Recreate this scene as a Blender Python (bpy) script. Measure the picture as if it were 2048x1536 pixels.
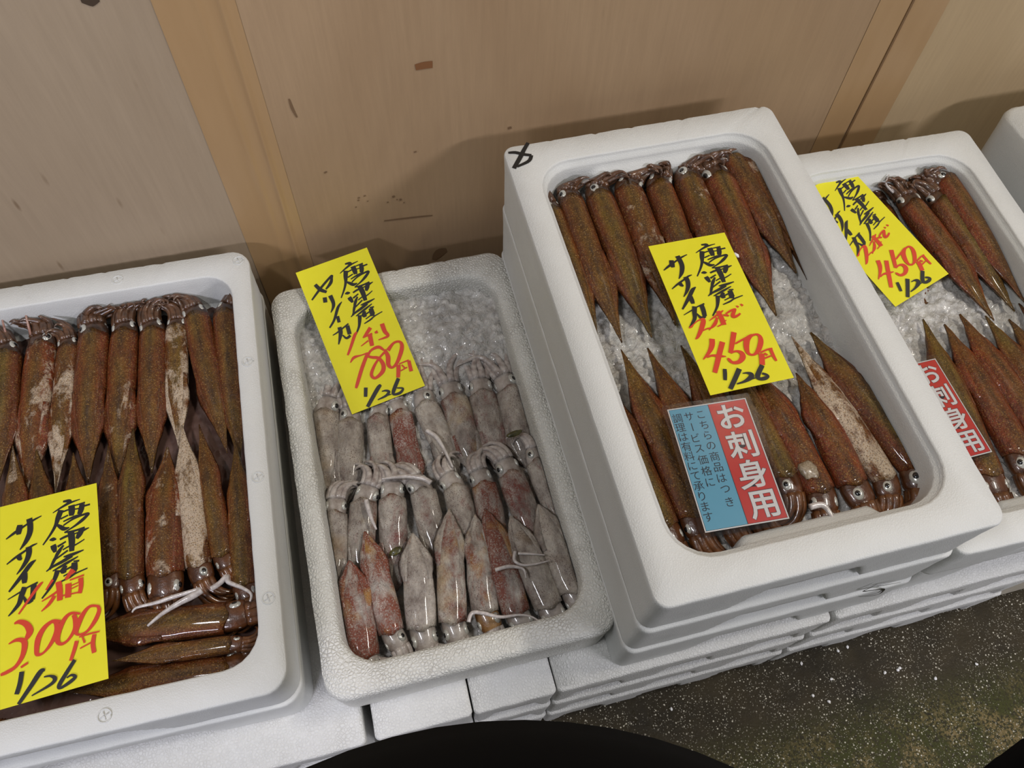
import bpy, math, random
from mathutils import Vector, Matrix, Euler, noise
random.seed(7)
for o in list(bpy.data.objects): bpy.data.objects.remove(o, do_unlink=True)
SC = bpy.context.scene
COL = SC.collection
# ------------------------------------------------------------ camera
cam_d = bpy.data.cameras.new('camera'); cam = bpy.data.objects.new('camera', cam_d); COL.objects.link(cam)
cam_d.sensor_fit = 'HORIZONTAL'; cam_d.sensor_width = 36.0
cam_d.lens = 1638.78 / 2048 * 36.0
cam_d.clip_start = 0.005; cam_d.clip_end = 50
RX = ((0.96914729, -0.24498503, 0.02712694), (-0.19995278, -0.84577484, -0.49465523), (0.14412641, 0.47396967, -0.86866583))
cam.matrix_world = Matrix(((RX[0][0], -RX[1][0], -RX[2][0], -0.18308835),
                           (RX[0][1], -RX[1][1], -RX[2][1], -0.69723360),
                           (RX[0][2], -RX[1][2], -RX[2][2], 0.70179408), (0, 0, 0, 1)))
SC.camera = cam
# ------------------------------------------------------------ light
SC.view_settings.view_transform = 'Standard'; SC.view_settings.look = 'None'
SC.view_settings.exposure = 0.05; SC.view_settings.gamma = 1.0; SC.view_settings.use_curve_mapping = False
W = bpy.data.worlds.new('market_hall'); SC.world = W; W.use_nodes = True
W.node_tree.nodes['Background'].inputs[0].default_value = (0.95, 0.97, 1.0, 1)
W.node_tree.nodes['Background'].inputs[1].default_value = 0.16
def lamp(name, loc, target, size, power, col):
    d = bpy.data.lights.new(name, 'AREA'); d.shape = 'RECTANGLE'; d.size = size[0]; d.size_y = size[1]
    d.energy = power; d.color = col
    o = bpy.data.objects.new(name, d); COL.objects.link(o); o.location = loc
    o.rotation_euler = (Vector(target) - Vector(loc)).to_track_quat('-Z', 'Y').to_euler()
    return o
lamp('ceiling_lamp', (1.1, -0.55, 2.0), (0.2, -0.2, 0), (0.5, 0.12), 19, (1.0, 0.93, 0.83))
lamp('ceiling_lamp', (-1.0, -0.75, 1.9), (-0.3, -0.3, 0), (0.5, 0.12), 14, (0.95, 0.95, 1.0))
lamp('front_fill', (-1.3, -1.9, 0.9), (-0.3, -0.5, -0.3), (0.7, 0.12), 20, (0.86, 0.85, 1.0))  # cool low light from front left, strengthened to brighten the box fronts
lamp('front_fill', (1.5, -1.9, 1.0), (0.3, -0.5, -0.3), (0.7, 0.12), 20, (0.93, 0.91, 1.0))  # fill light added to brighten the box fronts; no known fixture here
# ------------------------------------------------------------ measured positions (metres)
squid_rows=[('b1back',[[-0.6294,-0.045,-0.166,-0.635,-0.2118,-0.174,0.036,0.15,0.9,0.3,0.31,None],[-0.5881,-0.0407,-0.166,-0.604,-0.2421,-0.174,0.0356,0.5,0.3,0.9,0.06,-0.64],[-0.5572,-0.0495,-0.166,-0.5727,-0.2374,-0.174,0.0269,0.62,0.6,0.4,0.2,None],[-0.5274,-0.0393,-0.166,-0.5376,-0.2333,-0.174,0.0383,0.12,0.5,0.5,0.16,0.65],[-0.4902,-0.0442,-0.166,-0.5045,-0.2476,-0.174,0.0336,0.35,0.5,0.5,0.14,None],[-0.4564,-0.0498,-0.166,-0.468,-0.2374,-0.174,0.0329,0.12,0.5,0.5,0.25,None],[-0.4281,-0.0496,-0.166,-0.4353,-0.2194,-0.174,0.0267,0.72,0.7,0.2,-0.09,None],[-0.4033,-0.0392,-0.166,-0.3828,-0.232,-0.174,0.0334,0.12,0.5,0.5,0.18,None],[-0.3673,-0.0421,-0.166,-0.3696,-0.2514,-0.174,0.0317,0.12,0.5,0.5,-0.54,None]]),('b1front',[[-0.6043,-0.3377,-0.166,-0.6175,-0.1698,-0.166,0.0266,0.35,0.5,0.5,-0.11,None],[-0.5723,-0.3466,-0.166,-0.5916,-0.1793,-0.166,0.0262,0.12,0.5,0.5,-0.15,None],[-0.5409,-0.3489,-0.166,-0.5509,-0.1955,-0.166,0.0266,0.12,0.5,0.5,-0.22,None],[-0.5112,-0.3523,-0.166,-0.5118,-0.1951,-0.166,0.025,0.35,0.5,0.5,-0.03,0.02],[-0.4906,-0.3601,-0.166,-0.4841,-0.1792,-0.166,0.0282,0.15,0.9,0.3,0.16,0.95],[-0.4551,-0.3649,-0.166,-0.4465,-0.2127,-0.166,0.0399,0.45,0.4,0.7,-0.03,0.95],[-0.4206,-0.3638,-0.166,-0.4289,-0.1884,-0.166,0.0278,0.8,0.6,0.2,0.17,0.4],[-0.3953,-0.3588,-0.166,-0.4097,-0.1916,-0.166,0.0237,0.12,0.5,0.5,0.2,None],[-0.3764,-0.3962,-0.166,-0.3708,-0.2222,-0.166,0.0258,0.22,0.6,0.5,0.21,None]]),('b1side',[[-0.3958,-0.4283,-0.16,-0.5463,-0.4071,-0.164,0.0336,0.3,0.8,0.3,0.18,0.74],[-0.4024,-0.4784,-0.172,-0.5576,-0.4602,-0.176,0.0321,0.1,0.5,0.5,0.45,0.95],[-0.392,-0.4578,-0.154,-0.5086,-0.445,-0.158,0.0183,0.15,0.4,0.5,-0.14,0.77]]),('b1edge',[[-0.5983,-0.4885,-0.176,-0.4319,-0.4992,-0.176,0.0302,0.75,0.5,0.2,0.3,0.31]]),('b2back',[[-0.272,-0.1767,-0.234,-0.2838,-0.2794,-0.24,0.0375,0.1,0.25,0,-0.32,-0.78],[-0.2419,-0.1956,-0.234,-0.2633,-0.2977,-0.24,0.0327,0.1,0.2,0,0.1,0.58],[-0.2071,-0.1965,-0.234,-0.2123,-0.2831,-0.24,0.0288,0.35,0.1,0,-0.24,0.85],[-0.1778,-0.1976,-0.234,-0.1776,-0.2777,-0.24,0.0296,0.75,0.5,1,0.18,0.89],[-0.1446,-0.1929,-0.234,-0.1274,-0.2863,-0.24,0.0321,0.05,0.2,0.4,-0.23,-0.35],[-0.1071,-0.192,-0.234,-0.1046,-0.2813,-0.24,0.0361,0.4,0.5,0,0.04,None],[-0.0701,-0.1947,-0.234,-0.0725,-0.2819,-0.24,0.035,0.5,0.05,0,-0.05,-0.95],[-0.0324,-0.1983,-0.234,-0.0365,-0.2834,-0.24,0.0379,0.08,0.2,0,0.23,-0.6]]),('b2mid',[[-0.2777,-0.3176,-0.224,-0.2949,-0.4282,-0.234,0.0303,0.1,0.3,0,-0.07,None],[-0.2423,-0.3101,-0.224,-0.257,-0.375,-0.234,0.0325,0.4,0.5,0,-0.33,None],[-0.2083,-0.3137,-0.224,-0.2181,-0.3814,-0.234,0.033,0.55,0.05,0,-0.05,None],[-0.1707,-0.313,-0.224,-0.1708,-0.3679,-0.234,0.032,0.2,0.1,0.2,0.44,0.79],[-0.1315,-0.3178,-0.224,-0.1315,-0.39,-0.234,0.0311,0.3,0.2,0,0.39,None],[-0.0975,-0.3226,-0.224,-0.0971,-0.4078,-0.234,0.0313,0.85,0.7,0,0.13,None],[-0.062,-0.3171,-0.224,-0.0536,-0.4183,-0.234,0.0331,0.6,0.4,0,0.13,0.82],[-0.027,-0.3084,-0.224,-0.0132,-0.4144,-0.234,0.03,0.35,0.1,0.3,-0.24,0.62]]),('b2front',[[-0.2706,-0.4863,-0.226,-0.2685,-0.3853,-0.214,0.0351,0.9,0.7,0,0.25,None],[-0.2367,-0.4668,-0.226,-0.2461,-0.3486,-0.214,0.029,0.8,0.8,0,0.25,0.7],[-0.2034,-0.4705,-0.226,-0.1924,-0.3666,-0.214,0.0339,0.15,0.3,0,0.19,None],[-0.1684,-0.4724,-0.226,-0.1451,-0.3445,-0.214,0.032,0.4,0.5,0,0.26,-0.9],[-0.1304,-0.4699,-0.226,-0.1169,-0.359,-0.214,0.0312,0.5,0.95,0.2,0.3,0.77],[-0.0967,-0.4799,-0.226,-0.1038,-0.3545,-0.214,0.0324,0.85,0.6,0,0.18,None],[-0.0594,-0.481,-0.226,-0.0766,-0.3701,-0.214,0.034,0.15,0.2,0,0.05,0.95],[-0.0283,-0.4706,-0.226,-0.0404,-0.3698,-0.214,0.0335,0.05,0.1,0,0.12,0.67]]),('b3back',[[0.0402,-0.0819,-0.033,0.0432,-0.2706,-0.042,0.0283,0.15,0.9,0.3,0.11,0.77],[0.0677,-0.0708,-0.033,0.0687,-0.2687,-0.042,0.0313,0.05,0.3,0.2,-0.0,0.74],[0.1021,-0.073,-0.033,0.1028,-0.2694,-0.042,0.0343,0.15,0.9,0.3,-0.16,0.44],[0.1392,-0.07,-0.033,0.1337,-0.2606,-0.042,0.0359,0.42,0.5,0.4,-0.59,None],[0.1778,-0.073,-0.033,0.1712,-0.2639,-0.042,0.0339,0.12,0.5,0.5,-0.45,None],[0.2155,-0.0725,-0.033,0.2062,-0.2653,-0.042,0.0371,0.4,0.8,0.4,-0.27,0.6],[0.2528,-0.0792,-0.033,0.2473,-0.2742,-0.042,0.0393,0.1,0.6,0.7,0.27,0.86],[0.2822,-0.0478,-0.033,0.2936,-0.2245,-0.042,0.0333,0.12,0.5,0.5,0.85,0.95],[0.3038,-0.0466,-0.033,0.3118,-0.2353,-0.042,0.0306,0.45,0.5,0.5,-0.11,None]]),('b3front',[[0.0438,-0.4768,-0.044,0.0315,-0.291,-0.044,0.031,0.15,0.9,0.3,0.06,-0.88],[0.0746,-0.4729,-0.044,0.0658,-0.2753,-0.044,0.0305,0.12,0.5,0.5,0.02,-0.95],[0.1088,-0.4707,-0.044,0.0944,-0.28,-0.044,0.0302,0.12,0.5,0.5,-0.0,None],[0.1411,-0.4679,-0.044,0.131,-0.2853,-0.044,0.0297,0.12,0.5,0.5,-0.1,None],[0.1792,-0.4555,-0.044,0.1725,-0.295,-0.044,0.0295,0.15,0.9,0.3,-0.12,-0.43],[0.2065,-0.4789,-0.044,0.1968,-0.3171,-0.044,0.0318,0.08,0.25,0.9,-0.25,None],[0.2413,-0.4791,-0.044,0.2394,-0.3464,-0.044,0.0333,0.08,0.25,0.9,0.06,-0.36],[0.2755,-0.4814,-0.044,0.2538,-0.3021,-0.044,0.0287,0.72,0.5,0.6,-0.35,-0.28],[0.3132,-0.4766,-0.044,0.2765,-0.3021,-0.044,0.0392,0.15,0.9,0.3,-0.49,-0.39]]),('b4back',[[0.4834,-0.0833,-0.153,0.4666,-0.2802,-0.162,0.0365,0.12,0.5,0.5,0,None],[0.5219,-0.0847,-0.151,0.507,-0.2965,-0.16,0.0407,0.08,0.25,0.9,0,None],[0.5516,-0.0989,-0.131,0.5722,-0.288,-0.14,0.0464,0.2,0.5,0.9,-0.05,0.95],[0.5945,-0.1032,-0.131,0.6055,-0.2816,-0.14,0.0431,0.15,0.9,0.3,0.15,None],[0.6137,-0.0744,-0.123,0.6186,-0.2777,-0.132,0.0436,0.35,0.3,0.9,0.9,0.04]]),('b4front',[[0.4504,-0.478,-0.138,0.4846,-0.2652,-0.14,0.0362,0.15,0.9,0.3,0.06,None],[0.498,-0.4616,-0.138,0.5076,-0.2783,-0.14,0.0397,0.08,0.25,0.9,-0.04,-0.55],[0.5369,-0.4514,-0.138,0.5341,-0.2689,-0.14,0.0412,0.08,0.25,0.9,0,None],[0.5663,-0.4518,-0.138,0.5646,-0.2791,-0.14,0.0404,0.15,0.9,0.3,0,None],[0.5969,-0.4458,-0.138,0.5923,-0.2903,-0.14,0.0399,0.12,0.5,0.5,0,None],[0.6361,-0.4279,-0.138,0.6174,-0.2716,-0.14,0.0416,0.08,0.25,0.9,0,None]])]
P1=[[-0.6123,-0.2607,-0.1365],[-0.5136,-0.2559,-0.1365],[-0.5034,-0.4674,-0.1365],[-0.6021,-0.4721,-0.1365]]
P2=[[-0.2743,0.0064,-0.1692],[-0.1769,0.0234,-0.1643],[-0.14,-0.1713,-0.2193],[-0.2374,-0.1883,-0.2242]]
P3=[[0.1248,-0.1709,-0.0125],[0.2155,-0.1717,-0.0125],[0.2194,-0.3662,-0.0125],[0.1282,-0.3661,-0.0125]]
P4=[[0.3937,-0.0592,-0.1143],[0.4802,-0.0317,-0.1069],[0.5405,-0.216,-0.1273],[0.4541,-0.2435,-0.1346]]
PR3=[[0.0735,-0.3696,-0.017],[0.1572,-0.3743,-0.017],[0.1571,-0.5051,-0.017],[0.0771,-0.4987,-0.017]]
PR4=[[0.3672,-0.3339,-0.118],[0.4455,-0.3326,-0.118],[0.4623,-0.4578,-0.118],[0.384,-0.4591,-0.118]]
G3k=[[(59.0,11.2,2.0),(64.3,12.0,3.6),(65.6,13.4,3.1),(61.6,15.2,2.3),(58.4,16.2,1.3)],[(49.1,20.8,1.0),(59.8,16.2,2.5),(67.7,14.2,2.0),(75.1,13.4,1.0)],[(56.9,19.9,5.6),(54.0,27.3,5.3),(51.4,34.6,3.5),(46.6,42.6,2.5),(39.2,52.1,1.5)],[(66.8,17.5,6.1),(66.9,24.4,6.1),(66.2,28.9,4.5)],[(69.6,18.7,1.5),(79.7,18.3,2.0)],[(77.0,19.2,5.1),(75.7,24.7,5.6),(73.8,29.4,4.5)],[(58.5,22.4,1.8),(64.7,21.6,1.8),(72.1,23.0,1.5),(78.7,21.9,2.0),(84.3,21.6,2.0)],[(56.0,29.4,1.8),(63.3,27.4,1.8)],[(58.6,32.9,1.5),(68.1,30.7,2.3),(75.8,30.1,1.8)],[(58.5,37.1,1.7),(67.1,33.1,2.0),(76.4,31.1,2.3),(81.5,31.1,3.0),(81.4,32.5,3.0),(75.9,36.7,3.5),(68.7,40.8,2.2),(59.1,44.8,1.2)],[(52.6,34.4,2.0),(55.9,37.9,4.0),(59.3,40.9,4.0),(64.0,40.9,1.2)],[(45.3,48.7,1.2),(48.7,48.9,3.9),(51.6,49.7,1.0)],[(48.3,54.7,4.9),(49.2,58.2,5.4),(50.1,62.8,2.9)],[(52.5,57.8,2.4),(60.3,54.6,1.7)],[(65.1,45.0,6.0),(65.8,54.7,6.2),(65.2,66.2,4.6)],[(59.5,44.9,1.5),(69.0,45.7,2.2),(78.2,44.9,2.0)],[(75.9,45.8,5.0),(73.0,50.7,5.4),(70.4,54.6,3.0)],[(76.6,47.6,3.0),(82.2,46.4,1.0)],[(54.8,50.9,2.0),(60.5,49.4,2.5),(67.6,49.0,1.7),(71.6,48.5,1.5)],[(57.1,62.4,1.5),(63.5,60.3,1.7),(68.3,60.8,1.7),(77.4,57.3,1.2)],[(50.3,70.2,1.7),(61.8,64.3,2.0)],[(58.0,57.9,2.0),(52.8,63.9,3.4),(48.3,72.7,2.4),(44.1,78.8,1.9)],[(55.3,61.9,2.4),(49.1,70.3,2.9),(44.9,79.1,1.9)],[(57.6,69.8,1.2),(64.0,69.9,3.4),(76.2,68.1,1.2)],[(41.6,80.0,1.2),(47.4,77.0,2.4),(56.7,74.2,3.4),(65.4,70.7,3.9)],[(47.4,81.3,1.2),(59.0,77.4,2.9),(70.8,73.3,1.2)],[(51.8,81.7,4.8),(49.8,87.7,4.3),(45.4,96.3,2.8),(37.1,105.6,1.6)],[(59.7,79.2,2.9),(56.4,83.8,5.3),(59.7,84.6,2.9)],[(67.4,78.3,5.3),(66.8,84.1,6.2),(65.8,88.7,4.8)],[(66.5,77.0,1.4),(71.7,77.9,1.9)],[(58.3,83.7,1.9),(64.5,81.9,1.9)],[(56.9,89.3,1.4),(69.9,85.3,1.7)],[(53.2,94.3,1.2),(62.1,92.1,2.1),(68.1,89.7,1.7),(78.8,87.6,1.2)]]
G3s=[[(5.7,36.2,1.2),(13.8,31.6,3.0),(24.0,26.6,2.0),(30.7,23.5,2.2),(38.6,21.0,1.0)],[(18.6,24.8,5.0),(17.5,30.2,5.9),(17.3,34.7,3.9)],[(27.2,20.5,5.5),(28.0,28.1,5.5),(27.4,35.8,5.4),(23.8,43.9,4.4),(18.2,51.0,1.0)],[(6.2,62.4,1.2),(14.1,57.7,2.4),(23.0,53.4,2.2),(29.2,50.1,2.2),(34.0,49.0,1.0)],[(16.7,55.6,4.8),(17.9,59.6,4.3),(20.0,61.2,1.9)],[(26.1,50.0,5.4),(26.5,56.1,5.3),(24.6,62.8,4.8),(20.4,69.4,3.3),(15.1,75.2,1.0)],[(32.5,65.6,1.0),(27.7,68.6,4.3),(21.1,76.3,4.3),(14.0,84.2,3.3),(8.1,90.5,1.9)],[(22.6,76.1,4.3),(22.1,81.8,5.2),(21.9,86.0,3.8)],[(7.0,97.8,0.9),(17.4,93.9,1.6),(24.9,90.9,1.6),(33.8,88.7,1.9)],[(30.1,90.0,5.2),(29.7,96.8,5.2),(28.5,104.3,4.7)],[(29.3,104.5,2.8),(24.1,105.4,3.7),(21.2,99.0,1.4)],[(22.2,89.8,5.2),(19.4,97.0,5.1),(17.0,104.3,4.2),(12.1,109.9,2.8),(7.5,113.9,1.1)]]
G3r=[[(6.5,114.7,0.9),(9.7,113.9,2.3),(13.4,111.2,1.2),(19.5,108.0,1.6),(25.5,107.3,2.8),(24.2,111.1,5.3),(18.3,120.0,4.8),(11.8,127.6,3.2),(8.4,129.6,0.9)],[(18.9,121.6,1.4),(24.9,120.0,1.6),(30.3,119.7,2.1),(35.5,116.8,2.8),(39.6,112.1,2.3)],[(31.2,110.9,0.9),(40.1,106.5,2.3),(45.6,104.1,2.8),(50.6,101.6,1.2)],[(44.5,101.2,4.7),(45.1,109.7,5.4),(44.6,119.4,5.5)],[(41.0,108.7,2.8),(36.4,114.4,2.8),(26.7,122.2,1.1)],[(48.3,107.3,2.3),(52.6,108.8,2.8),(53.8,110.1,1.2)],[(36.9,119.9,1.2),(42.0,118.3,1.6),(49.3,114.0,0.9)],[(51.7,106.5,1.9),(58.3,103.8,2.4),(64.1,102.8,1.9),(59.9,107.4,4.2),(57.9,111.1,4.2),(60.2,112.1,3.3),(64.3,111.0,2.6),(67.2,109.3,1.9)],[(66.6,99.1,1.4),(68.3,101.4,2.8)],[(72.0,98.0,1.9),(73.6,100.7,2.8)],[(25.8,133.2,5.6),(22.7,140.9,5.6),(17.0,147.9,4.0),(7.8,155.1,1.2)],[(12.3,153.5,2.0),(18.4,152.7,2.5),(24.9,154.8,3.5),(32.3,157.0,1.0)],[(35.2,139.3,5.6),(28.5,149.5,5.5),(21.8,160.1,5.5),(13.7,172.8,4.9)],[(51.5,130.6,5.7),(44.5,143.2,5.3),(38.4,154.0,4.5)],[(47.4,144.4,2.0),(57.7,141.2,2.3),(69.0,138.1,2.6)],[(38.4,154.0,2.5),(45.1,153.4,2.5),(49.6,156.7,5.0),(48.8,162.0,6.0),(43.1,166.2,4.5),(36.5,165.7,3.5),(33.9,161.3,3.5),(34.6,159.8,2.5)],[(69.0,138.1,3.1),(61.6,142.6,6.2),(57.2,151.7,5.6),(56.6,158.8,3.5),(60.8,161.5,2.5),(67.1,158.5,4.6),(73.8,150.0,5.6),(76.3,143.2,4.6),(74.7,138.8,2.6),(68.8,138.6,2.6)],[(69.8,161.9,6.1),(67.8,168.1,5.8),(65.2,175.2,5.7)],[(69.1,160.6,2.0),(77.9,158.8,2.0),(83.4,158.7,2.0)],[(81.3,159.0,3.6),(81.0,167.3,3.5),(81.5,174.0,2.5)],[(70.7,168.2,2.0),(78.8,166.8,1.8)],[(73.0,162.1,2.0),(75.0,165.3,2.5)]]
G3d=[[(25.3,171.0,3.9),(23.4,176.7,4.2),(20.8,183.6,3.7)],[(40.2,174.2,5.4),(32.5,183.1,5.1),(22.2,194.5,4.8)],[(41.3,180.1,1.0),(46.6,180.8,2.5),(49.4,183.4,5.4),(47.5,186.7,5.4),(39.4,189.6,2.9),(30.9,190.5,1.5)],[(46.4,188.0,2.4),(52.1,188.3,1.2)],[(65.0,175.6,5.0),(58.6,182.3,5.2),(54.9,187.4,5.2),(56.9,190.5,3.9),(62.2,190.7,4.4),(65.7,189.4,3.0),(64.4,186.9,3.0),(61.0,184.7,2.5)]]
G2s=[[(6.4,43.5,2.1),(17.9,35.3,3.1),(27.8,28.8,3.1),(41.3,21.2,3.1),(41.0,23.5,3.1),(37.0,30.0,4.2),(28.3,36.0,2.1)],[(17.6,24.8,4.7),(21.6,33.9,5.2),(27.9,39.9,3.6)],[(22.9,46.0,5.2),(21.4,53.0,5.2)],[(30.4,46.1,5.7),(30.7,56.6,4.7),(28.4,62.7,3.6),(23.0,68.6,1.0)],[(41.4,59.7,1.0),(33.9,65.4,3.6),(23.7,79.3,3.1),(14.3,87.6,2.1)],[(29.2,76.3,4.1),(28.1,85.1,4.1)],[(14.4,98.6,1.2),(22.6,96.7,2.1),(38.6,91.1,2.1)],[(36.3,93.1,5.2),(34.9,105.2,5.2)],[(35.3,107.1,3.6),(29.3,108.7,3.1),(26.2,102.8,1.6)],[(26.2,91.3,5.2),(24.6,99.9,5.2),(17.0,112.9,1.5)]]
G2r=[[(44.9,105.8,1.2),(40.6,108.7,3.9),(30.2,121.8,3.5),(22.6,130.7,2.6)],[(62.9,106.7,4.7),(55.3,112.4,4.2),(49.0,116.2,1.6)],[(49.7,115.9,1.6),(61.9,115.0,2.6)],[(58.7,114.9,5.7),(55.9,130.6,5.2)],[(42.7,125.7,1.2),(53.8,122.2,2.1)],[(65.6,115.4,2.6),(69.5,115.2,4.2)],[(78.6,107.2,5.8),(78.2,118.1,5.3),(79.6,125.7,3.7),(66.4,126.1,1.3)],[(22.2,141.4,1.2),(28.8,136.7,3.6),(38.3,137.2,1.6),(46.7,137.8,2.6),(44.6,140.4,4.1),(33.0,154.0,4.6),(19.9,171.4,4.1),(16.7,175.7,2.6)],[(67.9,141.9,2.6),(62.9,135.2,4.2),(52.9,135.7,3.1),(46.5,141.1,3.1),(50.4,145.1,3.6),(57.5,149.2,4.2),(60.0,159.5,5.2),(55.6,168.0,5.2),(44.2,172.4,3.6),(41.1,166.5,4.1),(47.7,157.8,3.6),(57.1,150.2,2.6),(68.1,144.3,3.1)],[(69.2,141.3,3.1),(69.5,151.8,5.7),(66.1,162.0,5.2),(69.0,167.3,3.1),(76.8,164.1,4.2),(87.4,152.2,5.3),(91.9,143.6,4.7),(90.2,138.2,3.2),(82.7,137.5,3.2),(72.6,143.8,5.2)],[(77.9,166.9,5.2),(74.8,174.9,5.2),(71.2,182.6,4.7)],[(79.2,166.3,1.6),(92.5,166.0,1.9)],[(92.2,167.0,4.2),(89.9,181.2,4.7)],[(81.7,168.5,1.6),(83.9,174.0,2.1)],[(77.8,175.6,1.6),(87.1,174.2,1.6)]]
G2d=[[(28.4,179.6,4.6),(23.8,190.8,4.3)],[(47.5,183.7,3.1),(42.0,186.5,5.2),(21.4,204.0,4.6)],[(45.4,191.9,1.2),(50.4,192.9,2.6),(53.5,196.0,3.6),(47.9,199.3,3.1),(36.7,200.3,1.4)],[(49.0,199.2,2.1),(55.2,200.1,1.0)],[(71.3,183.9,4.7),(59.9,196.4,4.7),(58.0,201.3,3.1),(66.2,202.5,3.6),(71.6,198.5,2.6),(64.8,195.0,1.6)]]
G1r=[[(41.4,96.6,1.5),(37.2,99.9,3.4),(27.0,112.0,2.7),(17.8,123.5,1.7)],[(70.6,91.4,4.0),(65.7,98.2,3.9),(63.7,101.2,1.5)],[(51.0,96.9,2.9),(44.3,106.1,1.9)],[(40.0,116.8,1.2),(54.2,111.1,2.4),(59.9,105.2,1.5)],[(56.4,100.6,5.9),(57.4,111.0,5.8),(57.1,120.9,5.3)],[(52.3,114.5,3.9),(46.6,121.8,3.4),(39.3,127.0,1.1)],[(65.9,105.4,5.9),(65.6,112.4,5.8),(64.9,120.2,5.8)],[(67.4,102.3,1.5),(81.3,100.8,1.8)],[(78.0,102.9,4.9),(78.1,111.1,4.4),(76.4,119.1,3.9)],[(68.1,108.6,1.2),(75.5,107.2,1.2)],[(67.9,112.1,1.2),(75.4,110.3,1.2)],[(59.5,116.6,1.5),(76.9,117.8,1.5)],[(62.9,98.9,1.5),(73.3,94.3,2.0)],[(13.7,132.0,1.9),(18.6,131.6,4.3),(24.8,135.8,5.7),(28.2,143.6,6.6),(25.5,149.5,4.7),(23.7,150.8,2.3)],[(8.3,151.0,1.1),(14.9,149.2,3.3),(21.1,151.0,4.7),(23.2,156.1,5.6),(20.9,166.6,4.6),(14.7,175.0,3.6),(6.9,178.1,3.6),(0.9,179.1,2.7)],[(56.9,142.5,2.8),(49.7,140.3,3.3),(41.6,144.7,4.7),(36.0,153.6,5.6),(34.1,164.3,4.6),(34.8,169.2,3.7),(40.1,169.4,2.3),(47.3,162.6,3.7),(53.0,151.9,4.7),(53.2,143.3,4.7),(49.7,140.3,2.8)],[(75.9,140.3,2.4),(67.9,137.4,2.9),(61.4,140.9,4.3),(55.7,150.8,5.2),(53.6,160.7,4.7),(57.0,165.5,3.2),(63.3,163.6,2.8),(69.9,155.0,3.8),(71.2,145.7,4.7),(69.6,139.4,3.8)],[(94.2,137.9,2.4),(86.1,135.5,2.9),(79.5,140.4,4.3),(73.7,150.4,5.2),(71.5,158.4,3.7),(75.0,161.3,2.3),(82.2,159.7,2.8),(89.9,151.3,4.3),(94.0,142.7,3.8),(93.3,137.6,2.9)],[(71.6,166.7,3.7),(69.1,174.5,3.7),(65.2,184.5,3.2)],[(74.0,163.6,1.4),(83.9,163.2,1.9),(93.3,163.6,1.4)],[(88.3,165.0,3.7),(86.5,174.0,4.2),(87.3,183.2,4.1)],[(76.7,163.5,1.4),(79.0,170.8,1.9)],[(74.4,175.1,1.4),(86.1,172.0,1.4)],[(19.4,177.3,2.3),(26.0,174.7,2.3)]]
G1d=[[(20.3,181.7,4.5),(18.4,192.5,4.5),(15.3,201.9,4.4)],[(41.4,186.2,2.3),(37.1,187.2,5.0),(28.2,198.2,4.5),(16.9,211.7,3.5)],[(40.4,192.8,1.4),(46.5,193.7,2.3),(50.3,197.5,4.0),(46.3,201.8,3.1),(28.9,207.3,1.2)],[(69.1,184.8,3.7),(60.3,196.0,4.1),(53.9,205.0,4.0),(55.6,207.7,2.7),(64.4,204.5,3.6),(68.9,201.3,3.2),(65.5,198.5,2.3),(61.1,199.9,1.4)]]
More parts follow.
